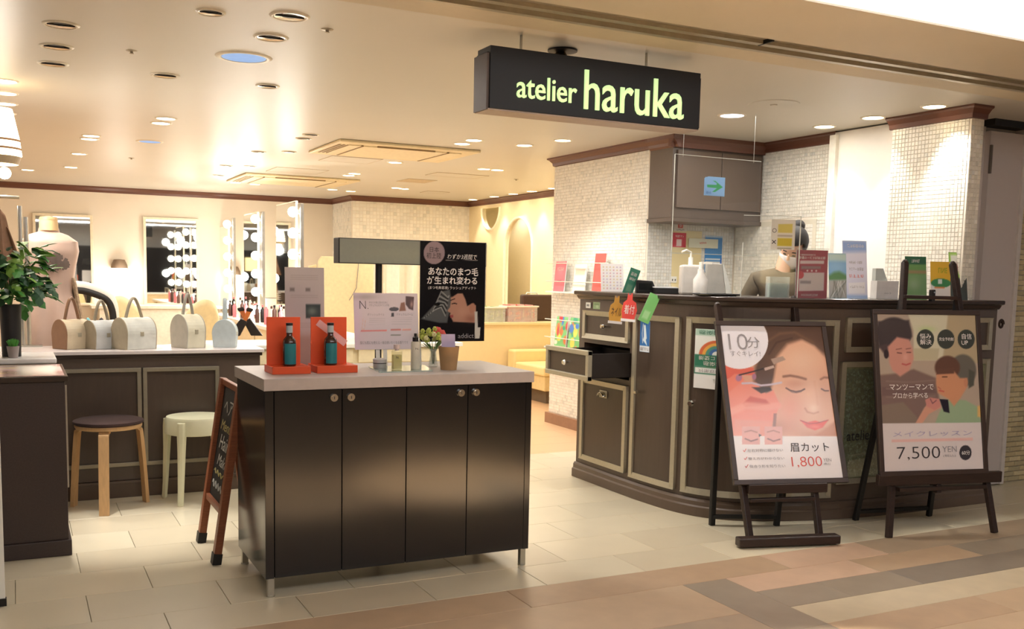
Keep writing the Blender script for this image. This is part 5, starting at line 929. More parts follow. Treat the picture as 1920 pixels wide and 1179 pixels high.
for k, (x, y) in enumerate([(5.86, 12.95), (5.86, 12.25), (5.86, 11.68), (5.86, 11.16), (5.86, 10.61)]):
    put('on', .062, x, y, ['farthest', 'second farthest', 'middle', 'second nearest', 'nearest'][k]+' of five lit downlights along the recess wall', 13, 70, WARM, blend=.3)
put('on', .064, 4.98, 5.21, 'lit downlight above the white panel, farthest of three', 11, 78, WARM2, blend=.4); put('on', .064, 4.96, 4.76, 'lit downlight above the white panel, middle of three', 12, 78, (1, .93, .84), blend=.4); put('on', .064, 4.94, 4.27, 'lit downlight nearest the right tiled column', 26, 90, (1, .95, .88), target=(5.05, 3.75, 0), blend=.4); put('on', .064, 3.12, 4.46, 'lit downlight hidden behind the shop sign above the brow poster', 42, 66, (1, .96, .90), target=(3.5, 4.3, 0), blend=.3)
put('cool', .085, 4.17, 5.19, 'large cool lit downlight above the reception counter', 14, 110, COOL)
# the three louvred lights at the left and the two near the front are lamps with a narrow beam
put('off', .07, .22, 4.90, 'nearest of three louvred downlights at the upper left'); put('off', .07, .22, 5.39, 'middle of three louvred downlights at the upper left', 150, 34, (1, .96, .92), (.52, 5.25, 0), .9); put('off', .07, .22, 5.85, 'farthest of three louvred downlights at the upper left')
put('off', .07, .78, 5.85, 'louvred downlight between the left three and blue disc'); put('off', .075, 1.06, 4.22, 'nearest louvred downlight in front of the blue disc'); put('off', .072, 1.08, 4.64, 'second louvred downlight just in front of blue disc'); put('off', .062, 1.34, 5.85, 'louvred downlight behind the large blue disc'); put('off', .055, .76, 4.33, 'small faint downlight near the top edge'); put('off', .06, 2.1, 7.71, 'nearer unlit downlight by air conditioner corner'); put('off', .06, 2.11, 7.96, 'farther unlit downlight by air conditioner corner')
for k, (x, y) in enumerate([(2.0, 9.09), (2.23, 8.92), (1.98, 10.5), (2.2, 10.39), (2.11, 11.62)]): put('off', .06, x, y, ['left louvred light of nearest small pair beside vents', 'right louvred light of nearest small pair beside vents', 'left louvred light of farther small pair', 'right louvred light of farther small pair', 'single small louvred light left of far vent'][k])
put('blue', .125, 1.06, 5.14, 'large round downlight with bluish diffuser near the front', 6, 120, COOL); put('blue', .10, 1.06, 8.94, 'smaller bluish speaker disc far back on the left')
put('cool', .05, 1.30, 2.0, 'mall downlight over the corridor') if False else None
for o, wt, ang, col, tg, bl in LQ: spot(o, (0, 0, -.03), wt*1.0, ang, col, tg, bl)
# corridor lamps for cabinet front and paving; the second added to widen the reflected band
for k, (x, y, wt) in enumerate([(2.55, 2.08, 2500), (1.45, 2.08, 900), (3.5, 1.5, 26), (4.5, 2.3, 26), (.2, 2.0, 16), (1.5, -2.5, 60), (4.0, -2.6, 60)]):
    T = thing('ceiling_light', ['corridor downlight over the paving before the cabinet', 'added second corridor downlight widening the cabinet reflection, further left', 'corridor downlight before the curved counter', 'corridor downlight before the easels', 'corridor downlight at the left', 'farther corridor downlight behind the viewer', 'farthest corridor downlight behind the viewer'][k], 'light', (x, y, HC+.30 if y < 2.95 else HC)); T['group'] = 'corridor downlights'
    MB().lathe([(.05, .0), (.07, -.01), (.08, 0)], n=20).out('trim', trim_m, T); MB().lathe([(0, -.003), (.05, -.003)], n=20).out('diffuser', bulb_on, T); spot(T, (0, 0, -.04), wt, 33 if wt > 200 else 66, (1, .90, .76), None, .7)
# other round and square ceiling parts
for x, y, r, lab in ((4.11, 4.73, .15, 'round white speaker grille in ceiling above the counter'), (.97, 4.55, .0, '')):
    if r: T = thing('ceiling_speaker', lab, 'speaker', (x, y, HC)); MB().lathe([(0, -.004), (r, -.004), (r*1.02, 0), (0, 0)], n=32).lathe([(0, -.012), (.02, -.010), (.022, -.004)], n=12).out('grille', ceil_m, T, smooth=True)
for x, y, lab in ((.55, 5.29, 'small white sprinkler head between the left louvred lights'), (1.26, 4.36, 'small sensor dot near the ceiling front'), (1.06, 10.39, 'small sprinkler far back left'), (5.0, 9.9, 'small detector left of the recess lights')):
    T = thing('sprinkler', lab, 'sprinkler', (x, y, HC)); MB().lathe([(.028, 0), (.025, -.003), (.008, -.005), (.006, -.012), (.011, -.013), (.010, -.015), (0, -.016)], n=18).out('head', mat('sprinkler metal', (170, 160, 140), .4, metal=.4), T, smooth=True)
def ac(name, lab, x0, x1, y0, y1):
    T = thing(name, lab, 'air conditioner', (x0, y0, HC-.001)); w, d = x1-x0, y1-y0; m = mat('air conditioner cream', (232, 216, 176), .5)
    MB().prism([(0, 0), (w, 0), (w, d), (0, d)], -.022, 0).out('panel', m, T, bevel=.008); MB().box(.12, w-.12, .14, d-.14, -.030, -.02).out('grille_panel', mat('grille cream', (236, 222, 186), .5), T, bevel=.003)
    dk = mat('slot brown', (150, 128, 92), .6)
    for k in range(4): MB().bar((.05+.035*k, .16, -.024), (.05+.035*k, d-.16, -.024), .018, .004).out('louvre_slat', dk, T)
    MB().box(.22, .235, .12, d-.12, -.034, -.02).box(w-.26, w-.245, .12, d-.12, -.034, -.02).box(.35, w-.38, .10, .115, -.034, -.02).out('slots', dk, T); return T
ac('air_conditioner', 'large square cream ceiling air conditioner with slatted outlet', 2.36, 3.60, 7.80, 8.75); ac('air_conditioner', 'far cream ceiling air conditioner near the back wall', 2.30, 3.60, 11.1, 12.2)
def hatch(lab, x0, x1, y0, y1, m=None):
    T = thing('ceiling_hatch', lab, 'hatch', (x0, y0, HC)); w, d = x1-x0, y1-y0; MB().box(.005, w-.005, .005, d-.005, -.003, 0).out('panel', m or ceil_m, T); b = MB(); g = .006
    b.box(0, w, 0, g, -.004, 0).box(0, w, d-g, d, -.004, 0).box(0, g, 0, d, -.004, 0).box(w-g, w, 0, d, -.004, 0); b.out('joint', mat('hatch joint', (196, 180, 154), .6), T)
hatch('square ceiling hatch behind the large air conditioner', 2.64, 3.13, 8.97, 9.43); hatch('square ceiling hatch before the far air conditioner', 2.45, 3.0, 10.3, 10.8); hatch('small grey vent square before the tiled back wall', 4.0, 4.35, 10.6, 11.0, mat('vent grey', (196, 178, 148), .6)); hatch('square hatch right of the large air conditioner', 4.0, 4.6, 9.75, 10.1); hatch('far small hatch by the crown', 4.8, 5.1, 12.0, 12.3)
hatch('large near hatch with the blue disc', 1.28, 1.95, 4.75, 5.9) if False else None
# spot lamp above the sign
T = thing('spot_lamp', 'chrome adjustable spot lamp on the ceiling above the shop sign', 'lamp', (2.33, 4.16, HC)); MB().lathe([(0, 0), (.07, 0), (.07, -.008), (.045, -.012), (0, -.012)], n=26).out('rose', black_m, T, smooth=True)
MB().lathe([(.018, -.01), (.035, -.03), (.05, -.075), (.046, -.075), (.03, -.035), (.0, -.03)], n=24, M=Matrix.Rotation(.25, 4, 'Y')).out('cone', mat('warm chrome', (220, 196, 160), .2, metal=1.), T, smooth=True); MB().tube([(0, 0, -.06), (.01, 0, -.11)], .006, 8).out('stem', steel, T)
# ================================================================== BACK WALL MIRRORS, SCONCES, LEDGE
YB = 14.38
def mirror(lab, u0, u1, v0, v1):
    a = at_y(u0, v0, YB); b = at_y(u1, v0, YB); z0 = v1; T = thing('wall_mirror', lab, 'mirror', (a.x, YB, z0)); w, h = b.x-a.x, a.z-z0
    MB().box(0, w, -.012, 0, 0, h).out('glass', mirror_m, T); f = .035; MB().box(-f, w+f, -.03, 0, -f, 0).box(-f, w+f, -.03, 0, h, h+f).box(-f, 0, -.03, 0, 0, h).box(w, w+f, -.03, 0, 0, h).out('frame', mat('white mirror frame', (236, 226, 200), .4), T, bevel=.004)
mirror('tall wall mirror at far left behind the dress form', 66, 168, 404, .86); mirror('wall mirror on the back wall reflecting the shop sign', 273, 367, 411, .86)
T = thing('wall_sconce', 'glowing wall sconce with brown cap between the two wall mirrors', 'lamp', (at_y(223, 500, YB).x, YB-.06, 1.28)); MB().lathe([(0, .17), (.07, .165), (.10, .10), (.11, .05), (0, .05)], n=24).out('cap', mat('sconce brown', (128, 108, 88), .5), T, smooth=True)
MB().lathe([(0, .05), (.10, .05), (.13, -.05), (.12, -.13), (0, -.15)], n=24).out('shade', emit_mat('glowing shade', (255, 236, 214), 5), T, smooth=True); T2 = dup(T, (2.78, YB-.06, 1.22), 'glowing wall sconce half hidden behind the second bulb strip'); T['group'] = T2['group'] = 'wall sconces'
for q in (T, T2):
    l = bpy.data.lights.new('lamp', 'POINT'); l.energy = 5; l.color = WARM2; l.shadow_soft_size = .1; o = bpy.data.objects.new('lamp', l); COL.objects.link(o); o.location = (0, -.2, -.05); o.parent = q
LD = tag(MB().box(.9, 2.6, 13.95, YB, .80, .84).box(1.0, 2.5, 14.0, YB, .1, .80).out('vanity_ledge', mat('white vanity top', (246, 240, 226), .3), bevel=.004), 'white vanity ledge running along the back wall under the mirrors', 'counter')
# ================================================================== VANITY ISLAND WITH BULB STRIPS
VI = thing('vanity_island', 'long white topped make-up vanity with cream sides running into the room', 'counter', (2.38, 8.6, 0)); MB().box(.03, .57, .03, 5.3, 0, .71).out('body', mat('vanity cream', (236, 220, 180), .45), VI); MB().box(0, .60, 0, 5.33, .71, .75).out('worktop', MC['white vanity top'], VI, bevel=.004)
MB().box(.02, .03, .4, .41, .05, .70).box(.02, .03, 1.5, 1.51, .05, .70).box(.02, .03, 2.6, 2.61, .05, .70).out('panel_joint', champ, VI)
XV = 2.62; glow_b = emit_mat('glowing bulb', (255, 244, 224), 14.)
def bulb_strip(y, lab, n=6):
    T = thing('bulb_strip', lab, 'light', (XV, y, .752)); top = 1.27; MB().box(-.012, .022, -.06, .06, 0, top).out('chrome_strip', steel, T, bevel=.003); MB().box(-.03, .04, -.08, .08, 0, .015).out('foot', steel, T)
    for k in range(n):
        z = top-.085-.212*k; o = MB().tube([(-.005, 0, z), (-.035, 0, z)], .02, 12).out('socket', chrome, T); MB().ball((-.075, 0, z), .052, 16).out('bulb', glow_b, o, smooth=True)
    for z in (1.05, .5):
        l = bpy.data.lights.new('lamp', 'POINT'); l.energy = 3.5; l.color = WARM2; l.shadow_soft_size = .06; o = bpy.data.objects.new('lamp', l); COL.objects.link(o); o.location = (-.16, 0, z); o.parent = T
    T['group'] = 'bulb strips on the vanity'; return T
for u, lab in ((437, 'farthest strip of round glowing bulbs on the vanity'), (491, 'middle strip of round glowing bulbs on the vanity'), (563, 'nearest strip of round glowing bulbs on the vanity')): bulb_strip(at_x(u, 450, XV).y, lab)
for u0, u1, z1, lab in ((414, 429, 1.93, 'farthest narrow vanity mirror beside bulb strip'), (459, 484, 2.02, 'middle vanity mirror beside bulb strip'), (520, 556, 2.05, 'nearest vanity mirror beside bulb strip')):
    ya = at_x(u0, 450, XV).y; yb = at_x(u1, 450, XV).y; T = thing('vanity_mirror', lab, 'mirror', (XV, yb, .752), group='vanity mirrors'); MB().box(-.012, 0, 0, ya-yb, .0, z1-.752).out('glass', mirror_m, T); MB().box(-.008, .012, -.012, 0, 0, z1-.745).box(-.008, .012, ya-yb, ya-yb+.012, 0, z1-.745).box(-.008, .012, 0, ya-yb, z1-.752, z1-.74).out('frame', MC['white mirror frame'], T)
# cosmetics on the vanity
cosm = [mat('pink cosmetic', (226, 130, 140), .4), mat('white cosmetic', (240, 234, 226), .35), mat('brown cosmetic', (92, 62, 56), .3), mat('black cosmetic', (40, 36, 40), .3)]
cn = ['pink', 'white', 'brown', 'black']; k = 0
for y in (10.25, 10.5, 10.95, 11.35, 12.0, 12.3, 12.7, 13.05):
    for dx in (-.14, -.08):
        q = k % 4; T = thing('cosmetic_bottle', '%s pump or dropper bottle on the white vanity' % cn[q], 'bottle', (XV+dx+random.uniform(-.01, .01), y+random.uniform(-.05, .05), .7505), group='%s cosmetic bottles on the vanity' % cn[q]); h = .12+.07*random.random()
        MB().lathe([(0, 0), (.022, 0), (.024, .006), (.024, h), (.012, h+.015), (.010, h+.03), (0, h+.03)], n=14).out('body', cosm[q], T, smooth=True); MB().lathe([(0, h+.03), (.012, h+.03), (.012, h+.055), (0, h+.06)], n=12).out('cap', cosm[(k+1) % 4], T, smooth=True); k += 1
for x, y, w, h, lab in ((2.72, 10.6, .26, .30, 'glowing white storage box on the vanity by the nearest strip'), (2.70, 11.9, .2, .26, 'white storage box between the vanity strips'), (2.68, 12.9, .2, .24, 'white storage box farthest on the vanity')):
    T = thing('storage_box', lab, 'box', (x, y, .7505)); MB().box(0, w, 0, .25, 0, h).out('box', MC['white cosmetic'], T, bevel=.008); MB().box(-.004, w+.004, -.004, .254, h-.03, h).out('lid', white_m, T, bevel=.004)
# brush cases
for k, (u, lab) in enumerate(((447, 'left black make-up brush case standing tilted'), (478, 'right black make-up brush case leaning against the left one'))):
    q = at_y(u, 604, 9.0); T = thing('brush_case', lab, 'case', (q.x, 9.05+.03*k, .7505), (0, 0, -.3)); s = 1 if k == 0 else -1
    MB().prism([(-.085*s, 0), (.02*s, 0), (.085*s, .13), (.03*s, .16)], 0, .05, 'y').out('pouch', mat('black leather', (30, 28, 30), .4, bump=.2), T, bevel=.006)
    for j in range(7):
        o = .02+j*.010; a = Vector(((.04+o*.4)*s, .02, .13)); d = Vector(((.35+j*.03)*s, 0, 1)).normalized(); br = MB().tube([a, a+d*.10], .004, 7).out('brush', mat('brush handle orange', (196, 116, 60), .4), T, smooth=True); MB().tube([a+d*.10, a+d*.118, a+d*.135], [.005, .011, .004], 9).out('bristles', black_m, br, smooth=True)
# small round mirror on stand (end of the vanity) and bag handle
# ================================================================== DOMED BAGS ON THE SHELF COUNTER
def bag(lab, u0, u1, vt, ang, col, col2, L, R, hh, yb=6.30):
    q = at_y((u0+u1)/2, 655, yb); T = thing('handbag', lab, 'bag', (q.x, yb, .866), (0, 0, ang), group='domed handbags in a row on the shelf counter'); H_ = R*2.4
    prof = [(-R*.9, 0)]+[(-R*math.cos(math.pi*k/16), H_*.5+math.sin(math.pi*k/16)*H_*.5) for k in range(17)]+[(R*.9, 0)]
    MB().prism(prof, -L/2, L/2, 'x').out('body', mat('bag %s' % lab[:9], col, .45, noise=.12, scale=14), T, bevel=.004)
    for s in (-1, 1): MB().prism([(p[0]*1.02, p[1]*1.01) for p in prof], s*L/2-.003, s*L/2+.004, 'x').out('end_panel', mat('bag end %s' % lab[:9], col2, .5, noise=.08), T, bevel=.003)
    MB().tube([(-L*.28+(L*.56)*(k/14), 0, H_*.97+hh*math.sin(math.pi*k/14)) for k in range(15)], .0075, 8, flat=1.6).out('handle', mat('bag handle %s' % lab[:9], [c*.9 for c in col2], .4), T, smooth=True)
    MB().box(-.012, .012, -R*1.03, -R*.9, H_*.42, H_*.56).out('clasp', champ, T, bevel=.002)
bag('tan brown domed handbag with upright handle, leftmost on shelf', 107, 165, 0, math.radians(32), (206, 190, 160), (150, 112, 84), .165, .072, .13, 6.34)
bag('pale silver blue domed handbag with tall arched handle, second', 160, 222, 0, math.radians(30), (196, 198, 196), (164, 152, 130), .165, .070, .12, 6.32)
bag('pale floral domed handbag with arched handle, third on the shelf', 214, 290, 0, math.radians(30), (206, 206, 196), (176, 164, 140), .20, .078, .12, 6.26)
bag('small cream domed handbag standing beside the yellow chair', 330, 376, 0, math.radians(28), (206, 200, 176), (176, 170, 156), .13, .085, .13)
bag('pale blue bag seen end on with slanting strap, last on shelf', 405, 440, 0, math.radians(72), (186, 204, 208), (196, 206, 206), .10, .072, .13)
# ================================================================== CHAIRS
def chair(lab, x, y, rz):
    T = thing('salon_chair', lab, 'chair', (x, y, 0), (0, 0, rz)); m = mat('yellow cream chair shell', (242, 228, 182), .4)
    def f(u, v): a = (u-.5)*2.3; r = .25*(1-.10*v); hgt = .64*math.sin(math.pi*min(max(u*.94+.03, 0), 1))**.4; return (r*math.sin(a), .05+r*math.cos(a)+.07*v, .44+hgt*v)
    MB().grid(f, 20, 10).out('back_shell', m, T, smooth=True, solid=.022); MB().lathe([(0, .42), (.22, .42), (.235, .44), (.22, .475), (0, .485)], n=28).out('seat', m, T, smooth=True)
    for a in (45, 135, 225, 315): c, s = math.cos(math.radians(a)), math.sin(math.radians(a)); MB().tube([(c*.14, s*.14, .42), (c*.22, s*.22, 0)], [.016, .011], 10).out('leg', birch, T, smooth=True)
    T['group'] = 'yellow cream salon chairs'; return T
q = at_y(266, 600, 10.2); chair('left cream salon chair half hidden behind the floral bag', q.x, 10.2, math.radians(140)); q = at_y(348, 600, 9.3); chair('right cream salon chair with rounded back behind the small bag', q.x, 9.3, math.radians(200))
# black arm of a hood dryer and trolley with basket
q = at_y(175, 600, 8.6); TRO = thing('salon_trolley', 'salon trolley with white wire basket behind the bags', 'trolley', (q.x, 8.6, 0)); MB().box(-.22, .22, -.15, .15, .72, .74).box(-.22, .22, -.15, .15, .3, .32).out('shelf', black_m, TRO, bevel=.004)
for sx in (-1, 1):
    for sy in (-1, 1): MB().tube([(sx*.2, sy*.13, 0), (sx*.2, sy*.13, .74)], .01, 8).out('post', steel, TRO)
b = MB()
for z in (.76, .80, .84, .88): b.tube([(-.18, -.12, z), (.18, -.12, z), (.18, .12, z), (-.18, .12, z)], .003, 5, closed=True)
for k in range(13):
    x = -.18+.03*k; b.tube([(x, -.12, .745), (x, -.12, .88)], .002, 4)
b.out('wire_basket', white_m, TRO)
for k, (dx, m, lab) in enumerate(((-.1, cosm[1], 'white tube in the wire basket'), (-.04, mat('teal bottle', (90, 170, 180), .3), 'teal bottle in the wire basket'), (.06, cosm[3], 'black dryer handle in the wire basket'))):
    T = thing('cosmetic_bottle', lab, 'bottle', (q.x+dx, 8.6, .742)); MB().lathe([(0, 0), (.028, 0), (.028, .16), (.012, .19), (0, .2)], n=14).out('body', m, T, smooth=True)
a_, b__, c__ = at_y(140, 535, 8.3), at_y(200, 552, 8.3), at_y(215, 600, 8.3)
T = thing('dryer_arm', 'white and black curved salon lamp arm reaching over the bags', 'lamp'); pt = catmull([a_, at_y(165, 538, 8.3), b__, at_y(212, 572, 8.3), c__], 6)
MB().tube(pt, .035, 12, flat=.7).out('shell', white_m, T, smooth=True); MB().tube([p+Vector((-.01, -.02, -.035)) for p in pt], .026, 10, flat=.7).out('underside', black_m, T, smooth=True); MB().tube([c__, Vector((c__.x+.03, 8.32, .4)), Vector((c__.x+.03, 8.32, .03))], .016, 10).lathe([(0, 0), (.16, 0), (.15, .03), (0, .04)], (c__.x+.03, 8.32, 0), 20).out('stand', black_m, T, smooth=True)
# ================================================================== LEFT EDGE: DRESS FORM, PLANTS, LAMP, CLOTHES
DF = at_y(95, 560, 6.9); D = thing('dress_form', 'dress form in a pale pink draped gown at the left', 'mannequin', (DF.x, 6.9, 0)); pk = mat('pale pink satin', (200, 172, 156), .45, noise=.08, scale=8)
zs = lambda v: at_y(95, v, 6.9).z
prof = [(.05, .42, .42), (.02, .34, .32), (.0, .24, .5), (0, .19, .85), (0, .165, zs(590)), (0, .13, zs(545)), (0, .15, zs(500)), (0, .172, zs(470)), (0, .165, zs(452)), (0, .11, zs(440)), (0, .062, zs(435)), (0, .058, zs(428))]
MB().grid(lambda u, v: (lambda t, a: ((1+.06*math.sin(a*9)*(1 if t < 5.5 else .25))*np.interp(t, range(len(prof)), [p[1] for p in prof])*math.cos(a), .62*(1+.06*math.sin(a*9+1)*(1 if t < 5.5 else .25))*np.interp(t, range(len(prof)), [p[1] for p in prof])*math.sin(a), np.interp(t, range(len(prof)), [p[2] for p in prof])))(v*(len(prof)-1), u*2*math.pi), 60, 44).out('gown', pk, D, smooth=True)
MB().tube([(0, 0, zs(432)), (0, 0, zs(412))], [.056, .053], 20).out('neck', mat('linen neck', (222, 190, 140), .7), D, smooth=True); MB().lathe([(0, zs(412)), (.055, zs(412)), (.05, zs(407)), (0, zs(405))], n=20).out('neck_cap', birch, D, smooth=True)
MB().tube([(0, 0, .03), (0, 0, .5)], .02, 10).lathe([(0, 0), (.2, 0), (.19, .02), (0, .04)], n=24).out('stand', darkwood, D, smooth=True)
MB().grid(lambda u, v: (.13+.05*v+.012*math.sin(u*14), -.02+.1*(u-.5), zs(520)-v*.32), 16, 10).out('lace_sleeve', mat('lace beige', (176, 152, 124), .8, noise=.4, scale=60), D, smooth=True, solid=.003)
b = MB(); R2 = random.Random(3)
for k in range(70):
    a = R2.random()*6.28; r = R2.random()**.5; cx = .02+.085*r*math.cos(a); cz = zs(492)+.05*r*math.sin(a); s = .008+.012*R2.random(); q = [b.bm.verts.new((cx+s*math.cos(t+a), -.117-.004*math.cos(a), cz+s*math.sin(t+a))) for t in (0, 1.5, 3.1, 4.6)]; b.bm.faces.new(q)
o = b.out('lace_applique', mat('dark lace', (92, 78, 70), .7, noise=.4), D, solid=.002); o['kind'] = 'stuff'
# ivy plant in dark pot
leafm = [mat('ivy green', (66, 128, 52), .45, noise=.15), mat('ivy light green', (120, 160, 70), .45, noise=.15), mat('ivy dark green', (36, 74, 40), .5, noise=.15)]
PL = thing('potted_plant', 'bushy green artificial plant at the left edge in front of the dress form', 'plant', (at_y(28, 600, 5.75).x-.02, 5.75, .8745))
MB().lathe([(0, 0), (.045, 0), (.052, .27), (.047, .27), (0, .26)], n=20).out('pot', black_m, PL, smooth=True); b = MB()
for k in range(14): a = k*2.4; b.tube([(0, 0, .24), (.03*math.cos(a), .03*math.sin(a), .38), (.13*math.cos(a), .11*math.sin(a), .40+.03*(k % 5))], .003, 5)
b.out('stems', stem, PL)
def leafmesh(m):
    b = MB(); pts = [(0, 0, 0), (.018, .02, .004), (.026, .045, .0), (.016, .05, .002), (.018, .07, -.002), (0, .09, -.008), (-.018, .07, -.002), (-.016, .05, .002), (-.026, .045, 0), (-.018, .02, .004)]; v = [b.bm.verts.new(p) for p in pts]; c = b.bm.verts.new((0, .045, .008))
    for i in range(10): b.bm.faces.new((v[i], v[(i+1) % 10], c))
    me = bpy.data.meshes.new('leaf'); b.bm.to_mesh(me); b.bm.free(); me.materials.append(m); return me
lms = [leafmesh(m) for m in leafm]
for k in range(230):
    a = k*2.399; r = .16*math.sqrt((k % 115+1)/115); z = .46+random.uniform(-.17, .10)*(1.15-r*3)+(.03 if k % 2 else -.02); o = bpy.data.objects.new('leaf', random.choice(lms)); COL.objects.link(o); o.parent = PL
    o.location = (r*1.15*math.cos(a), r*.8*math.sin(a), z); o.rotation_euler = (random.uniform(-1.1, .5), random.uniform(-.6, .6), a+random.uniform(-.8, .8)-H); s = random.uniform(.75, 1.3); o.scale = (s, s, s)
q = at_z(25, 664, .875); SP = thing('small_pot_plant', 'tiny green plant in grey pot standing on the white tray', 'plant', (q.x, 5.66, .8745)); MB().lathe([(0, 0), (.022, 0), (.030, .06), (.026, .06), (0, .055)], n=20).out('pot', mat('grey ceramic', (150, 140, 136), .5), SP, smooth=True); b = MB()
for k in range(60): a = k*2.4; r = .026*math.sqrt(k/60); b.tube([(r*.6*math.cos(a), r*.6*math.sin(a), .055), (r*1.2*math.cos(a), r*1.2*math.sin(a), .085+.01*math.cos(r*60)+random.random()*.006)], [.0022, .0008], 4)
b.out('foliage', mat('moss green', (80, 150, 60), .6), SP)
# banded pendant lamp, upper left
px = at_y(-12, 250, 6.6).x; z1 = at_y(10, 205, 6.6).z; z0 = at_y(10, 292, 6.6).z; T = thing('pendant_lamp', 'glowing white banded pendant lampshade at the upper left edge', 'lamp', (px, 6.6, z0)); h = z1-z0
MB().lathe([(.10, h), (.135, h*.35), (.145, 0)], n=40).out('shade', emit_mat('lit lampshade', (255, 240, 212), 2.6), T, smooth=True, solid=.003)
for t in (.12, .30): MB().lathe([(.1475-.012*t*2, h*t), (.147-.012*t*2, h*t+.012)], n=40).out('band', mat('shade band', (190, 150, 110), .6), T, solid=.002)
MB().tube([(0, 0, h), (0, 0, HC-z0)], .004, 6).out('cord', black_m, T); MB().lathe([(.125, -.05), (.14, -.005)], n=40).out('lower_ring', mat('ring beige', (180, 160, 130), .5), T, solid=.003)
for k in range(3): MB().ball((.05*math.cos(k*2.1), .05*math.sin(k*2.1), -.10), .035, 12).out('bulb', glow_b, T, smooth=True)
l = bpy.data.lights.new('lamp', 'POINT'); l.energy = 8; l.color = WARM2; l.shadow_soft_size = .1; o = bpy.data.objects.new('lamp', l); COL.objects.link(o); o.location = (0, 0, -.2); o.parent = T
# brown garment on a rail and white stand leg
T = thing('hanging_garment', 'brown garment hanging at the left edge above the plant', 'clothing', (at_y(-6, 450, 6.2).x, 6.2, 1.23)); MB().grid(lambda u, v: (-.16+.26*(u-.5)*(.45+.8*v)+.16+.008*math.sin(u*25), .03*math.sin(u*9), .50-.50*v-(.18*abs(u-.5)*2*(1-v))), 24, 14).out('cloth', mat('brown cloth', (132, 98, 76), .85, noise=.15, bump=.3), T, smooth=True, solid=.006); MB().tube([(0, 0, .42), (0, 0, .52), (.02, 0, .55)], .003, 6).out('hanger', steel, T)
q = at_y(38, 430, 6.45); T = thing('clothes_rail', 'steel clothes rail post beside the dress form', 'rail', (q.x, 6.55, 0)); b = MB().tube([(0, 0, .87), (0, 0, at_y(33, 385, 6.5).z)], .012, 10).tube([(.03, .05, .87), (.03, .05, at_y(38, 405, 6.5).z)], .014, 10).tube([(0, 0, 1.74), (-.5, 0, 1.74)], .01, 8); b.out('post', steel, T, smooth=True)
MB().box(-.1, .1, -.05, .05, .866, .874).out('foot', steel, T)
q = at_y(4, 700, 4.3); T = thing('white_stand', 'white metal stand leg with black foot at the far left edge', 'stand', (-.075, 4.31, 0)); MB().box(-.02, .012, -.01, .01, .03, at_y(4, 700, 4.31).z+.35).box(-.3, -.02, -.01, .01, .9, .93).out('leg', white_m, T, bevel=.002); MB().box(-.022, .016, -.014, .014, 0, .03).out('foot', black_m, T)
# ================================================================== MIDDLE BACKGROUND
T = thing('sideboard', 'cream sideboard with open slits behind the black cabinet', 'cabinet', (1.45, 6.9, 0)); vc = MC['vanity cream']; MB().box(0, 1.55, .02, .5, 0, .80).out('body', vc, T); MB().box(-.28, 1.6, -.02, .52, .80, .83).out('worktop', MC['white vanity top'], T, bevel=.004)
for z in (.10, .25, .40, .55, .68):
    MB().box(.02, .74, 0, .02, z+.012, z+.115).out('drawer', vc, T, bevel=.003); MB().box(.78, 1.52, 0, .02, z+.012, z+.115).out('drawer', vc, T, bevel=.003)
T = thing('partition_screen', 'cream folding partition with rounded corners behind the header pole', 'screen', (at_y(597, 600, 11.7).x, 11.7, 0)); w1 = at_y(700, 600, 11.7).x-at_y(597, 600, 11.7).x; pz = at_y(597, 480, 11.7).z
MB().prism([(0, 0), (w1, 0), (w1, pz-.02), (w1-.05, pz), (.04, pz), (0, pz-.06)], 0, .04, 'y').out('panel', mat('screen cream', (240, 228, 190), .5), T, bevel=.008); MB().prism([(-.10, 0), (-.005, 0), (-.005, pz-.1), (-.10, pz-.12)], .06, .09, 'y').out('panel', MC['screen cream'], T, bevel=.006)
MB().tube([(w1*.55, -.01, 1.0), (w1*.68, -.01, 1.15), (w1*.72, -.01, pz-.05)], .004, 6).out('cord', ink_g, T)
x0 = at_y(722, 500, 11.).x; x1 = at_y(905, 500, 11.).x; T = MB().grid(lambda u, v: (x0+(x1-x0)*u, 11.0+.05*math.sin(u*42)+.02*math.sin(u*90+v), 1.68*v+.01), 110, 8).out('white_curtain', mat('white curtain cloth', (244, 238, 222), .8, noise=.04), smooth=True, solid=.003); tag(T, 'white cloth curtain hanging in soft folds behind the sign pole', 'curtain')
T = thing('curtain_rail', 'thin rail carrying the white curtain', 'rail', (x0, 11.0, 1.70)); MB().tube([(-.05, 0, 0), (x1-x0+.05, 0, 0)], .012, 8).out('rail', steel, T); MB().tube([(-.04, 0, 0), (-.04, 0, -1.70)], .012, 8).tube([(x1-x0+.04, 0, 0), (x1-x0+.04, 0, -1.7)], .012, 8).out('post', steel, T)
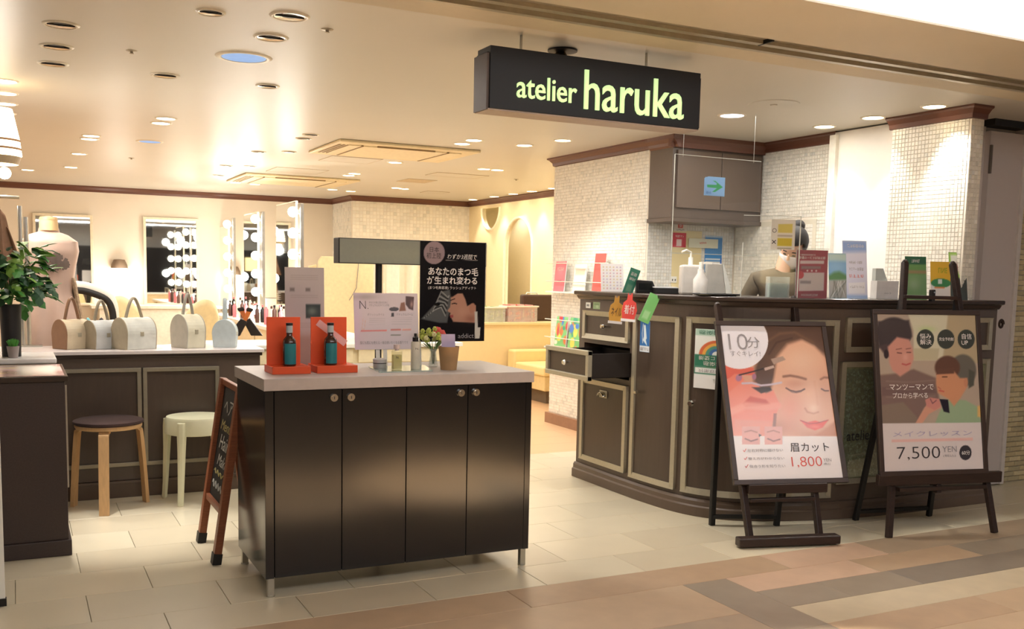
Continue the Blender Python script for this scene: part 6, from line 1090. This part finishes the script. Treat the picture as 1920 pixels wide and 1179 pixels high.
# low wall, bench, crates, dark case in the recess
yl = 9.9; zl = at_y(960, 604, yl).z; xl = at_y(860, 610, yl).x
LW = struct(MB().box(xl, 6.05, yl, yl+.32, 0, zl-.03).out('trim_30', mat('low wall cream', (240, 220, 172), .5, noise=.02))); MB().box(xl-.02, 6.05, yl-.02, yl+.34, zl-.03, zl).out('coping', MC['low wall cream'], LW, bevel=.004)
yb_ = 9.88; a = at_y(950, 654, yb_); BN = thing('bench', 'cream vinyl corner bench in front of the low wall', 'sofa', (a.x, 9.0, 0)); zb_ = a.z; zs_ = .40; BL_ = 6.02-a.x
MB().box(0, BL_, .68, .86, .12, zb_).out('backrest', yellowcream, BN, bevel=.02); MB().box(.0, BL_, .0, .67, .30, zs_).out('seat', yellowcream, BN, bevel=.02); MB().box(.03, BL_-.02, .03, .66, .14, .298).out('base', mat('bench base', (226, 204, 150), .5), BN, bevel=.01); MB().box(.1, BL_-.1, .12, .6, 0, .14).out('plinth', mat('dark bench plinth', (110, 96, 78), .7), BN)  # plinth set back, in a darker brown than the base
def crate(lab, u0, u1, vt, tint, cols):
    a = at_y(u0, 604, yl+.04); b = at_y(u1, vt, yl+.04); T = thing('plastic_crate', lab, 'crate', (a.x, yl+.04, zl), group='clear plastic crates on the low wall'); w, h = b.x-a.x, b.z-zl
    MB().box(0.02, w-.02, 0, .004, 0, h).box(0.02, w-.02, .196, .2, 0, h).box(.015, .019, 0, .2, 0, h).box(w-.019, w-.015, 0, .2, 0, h).out('walls', glassy('crate plastic', (.97, .97, .95), .05, .28), T); MB().box(0, w, -.012, .004, h-.012, h+.004).box(0, w, .196, .212, h-.012, h+.004).box(0, .012, 0, .2, h-.012, h+.004).box(w-.012, w, 0, .2, h-.012, h+.004).out('rim', white_m, T, bevel=.002)
    for k in range(int((w-.06)/.022)): r = random.random(); MG.append((a.x+.035+.022*k, zl+.002, h*.9+random.uniform(0, .035), cols[k % len(cols)], lab))
MG = []
crate('left crate of greenish magazines on the low wall', 906, 950, 576, None, [(176, 196, 130), (200, 206, 160), (160, 170, 110)]); crate('right crate of pink things on the low wall', 950, 1010, 574, None, [(236, 120, 120), (240, 150, 130), (190, 90, 130), (240, 196, 180), (236, 110, 100)])
for x, z, h, c, lab in MG:
    T = tag(MB().box(0, .016, 0, .17, 0, h).out('magazine', mat('mag %d %d' % (c[0], c[1]), c, .5)), 'green spined magazine standing in the left crate' if 'green' in lab else 'pink spined magazine standing in the right crate', 'magazine', 'magazines in the left crate' if 'green' in lab else 'magazines in the right crate'); T.location = (x, yl+.055, z)
a = at_y(978, 604, yl+.26); b = at_y(1075, 553, yl+.26); T = thing('dark_case', 'dark brown upright case standing on the low wall', 'case', (a.x, yl+.24, zl)); MB().box(0, b.x-a.x, 0, .09, 0, b.z-zl).out('body', mat('dark brown case', (74, 54, 44), .5), T, bevel=.02); MB().tube([(.06, .04, b.z-zl), (.07, .04, b.z-zl+.02), (.2, .04, b.z-zl+.02), (.21, .04, b.z-zl)], .007, 8).out('handle', white_m, T, smooth=True)
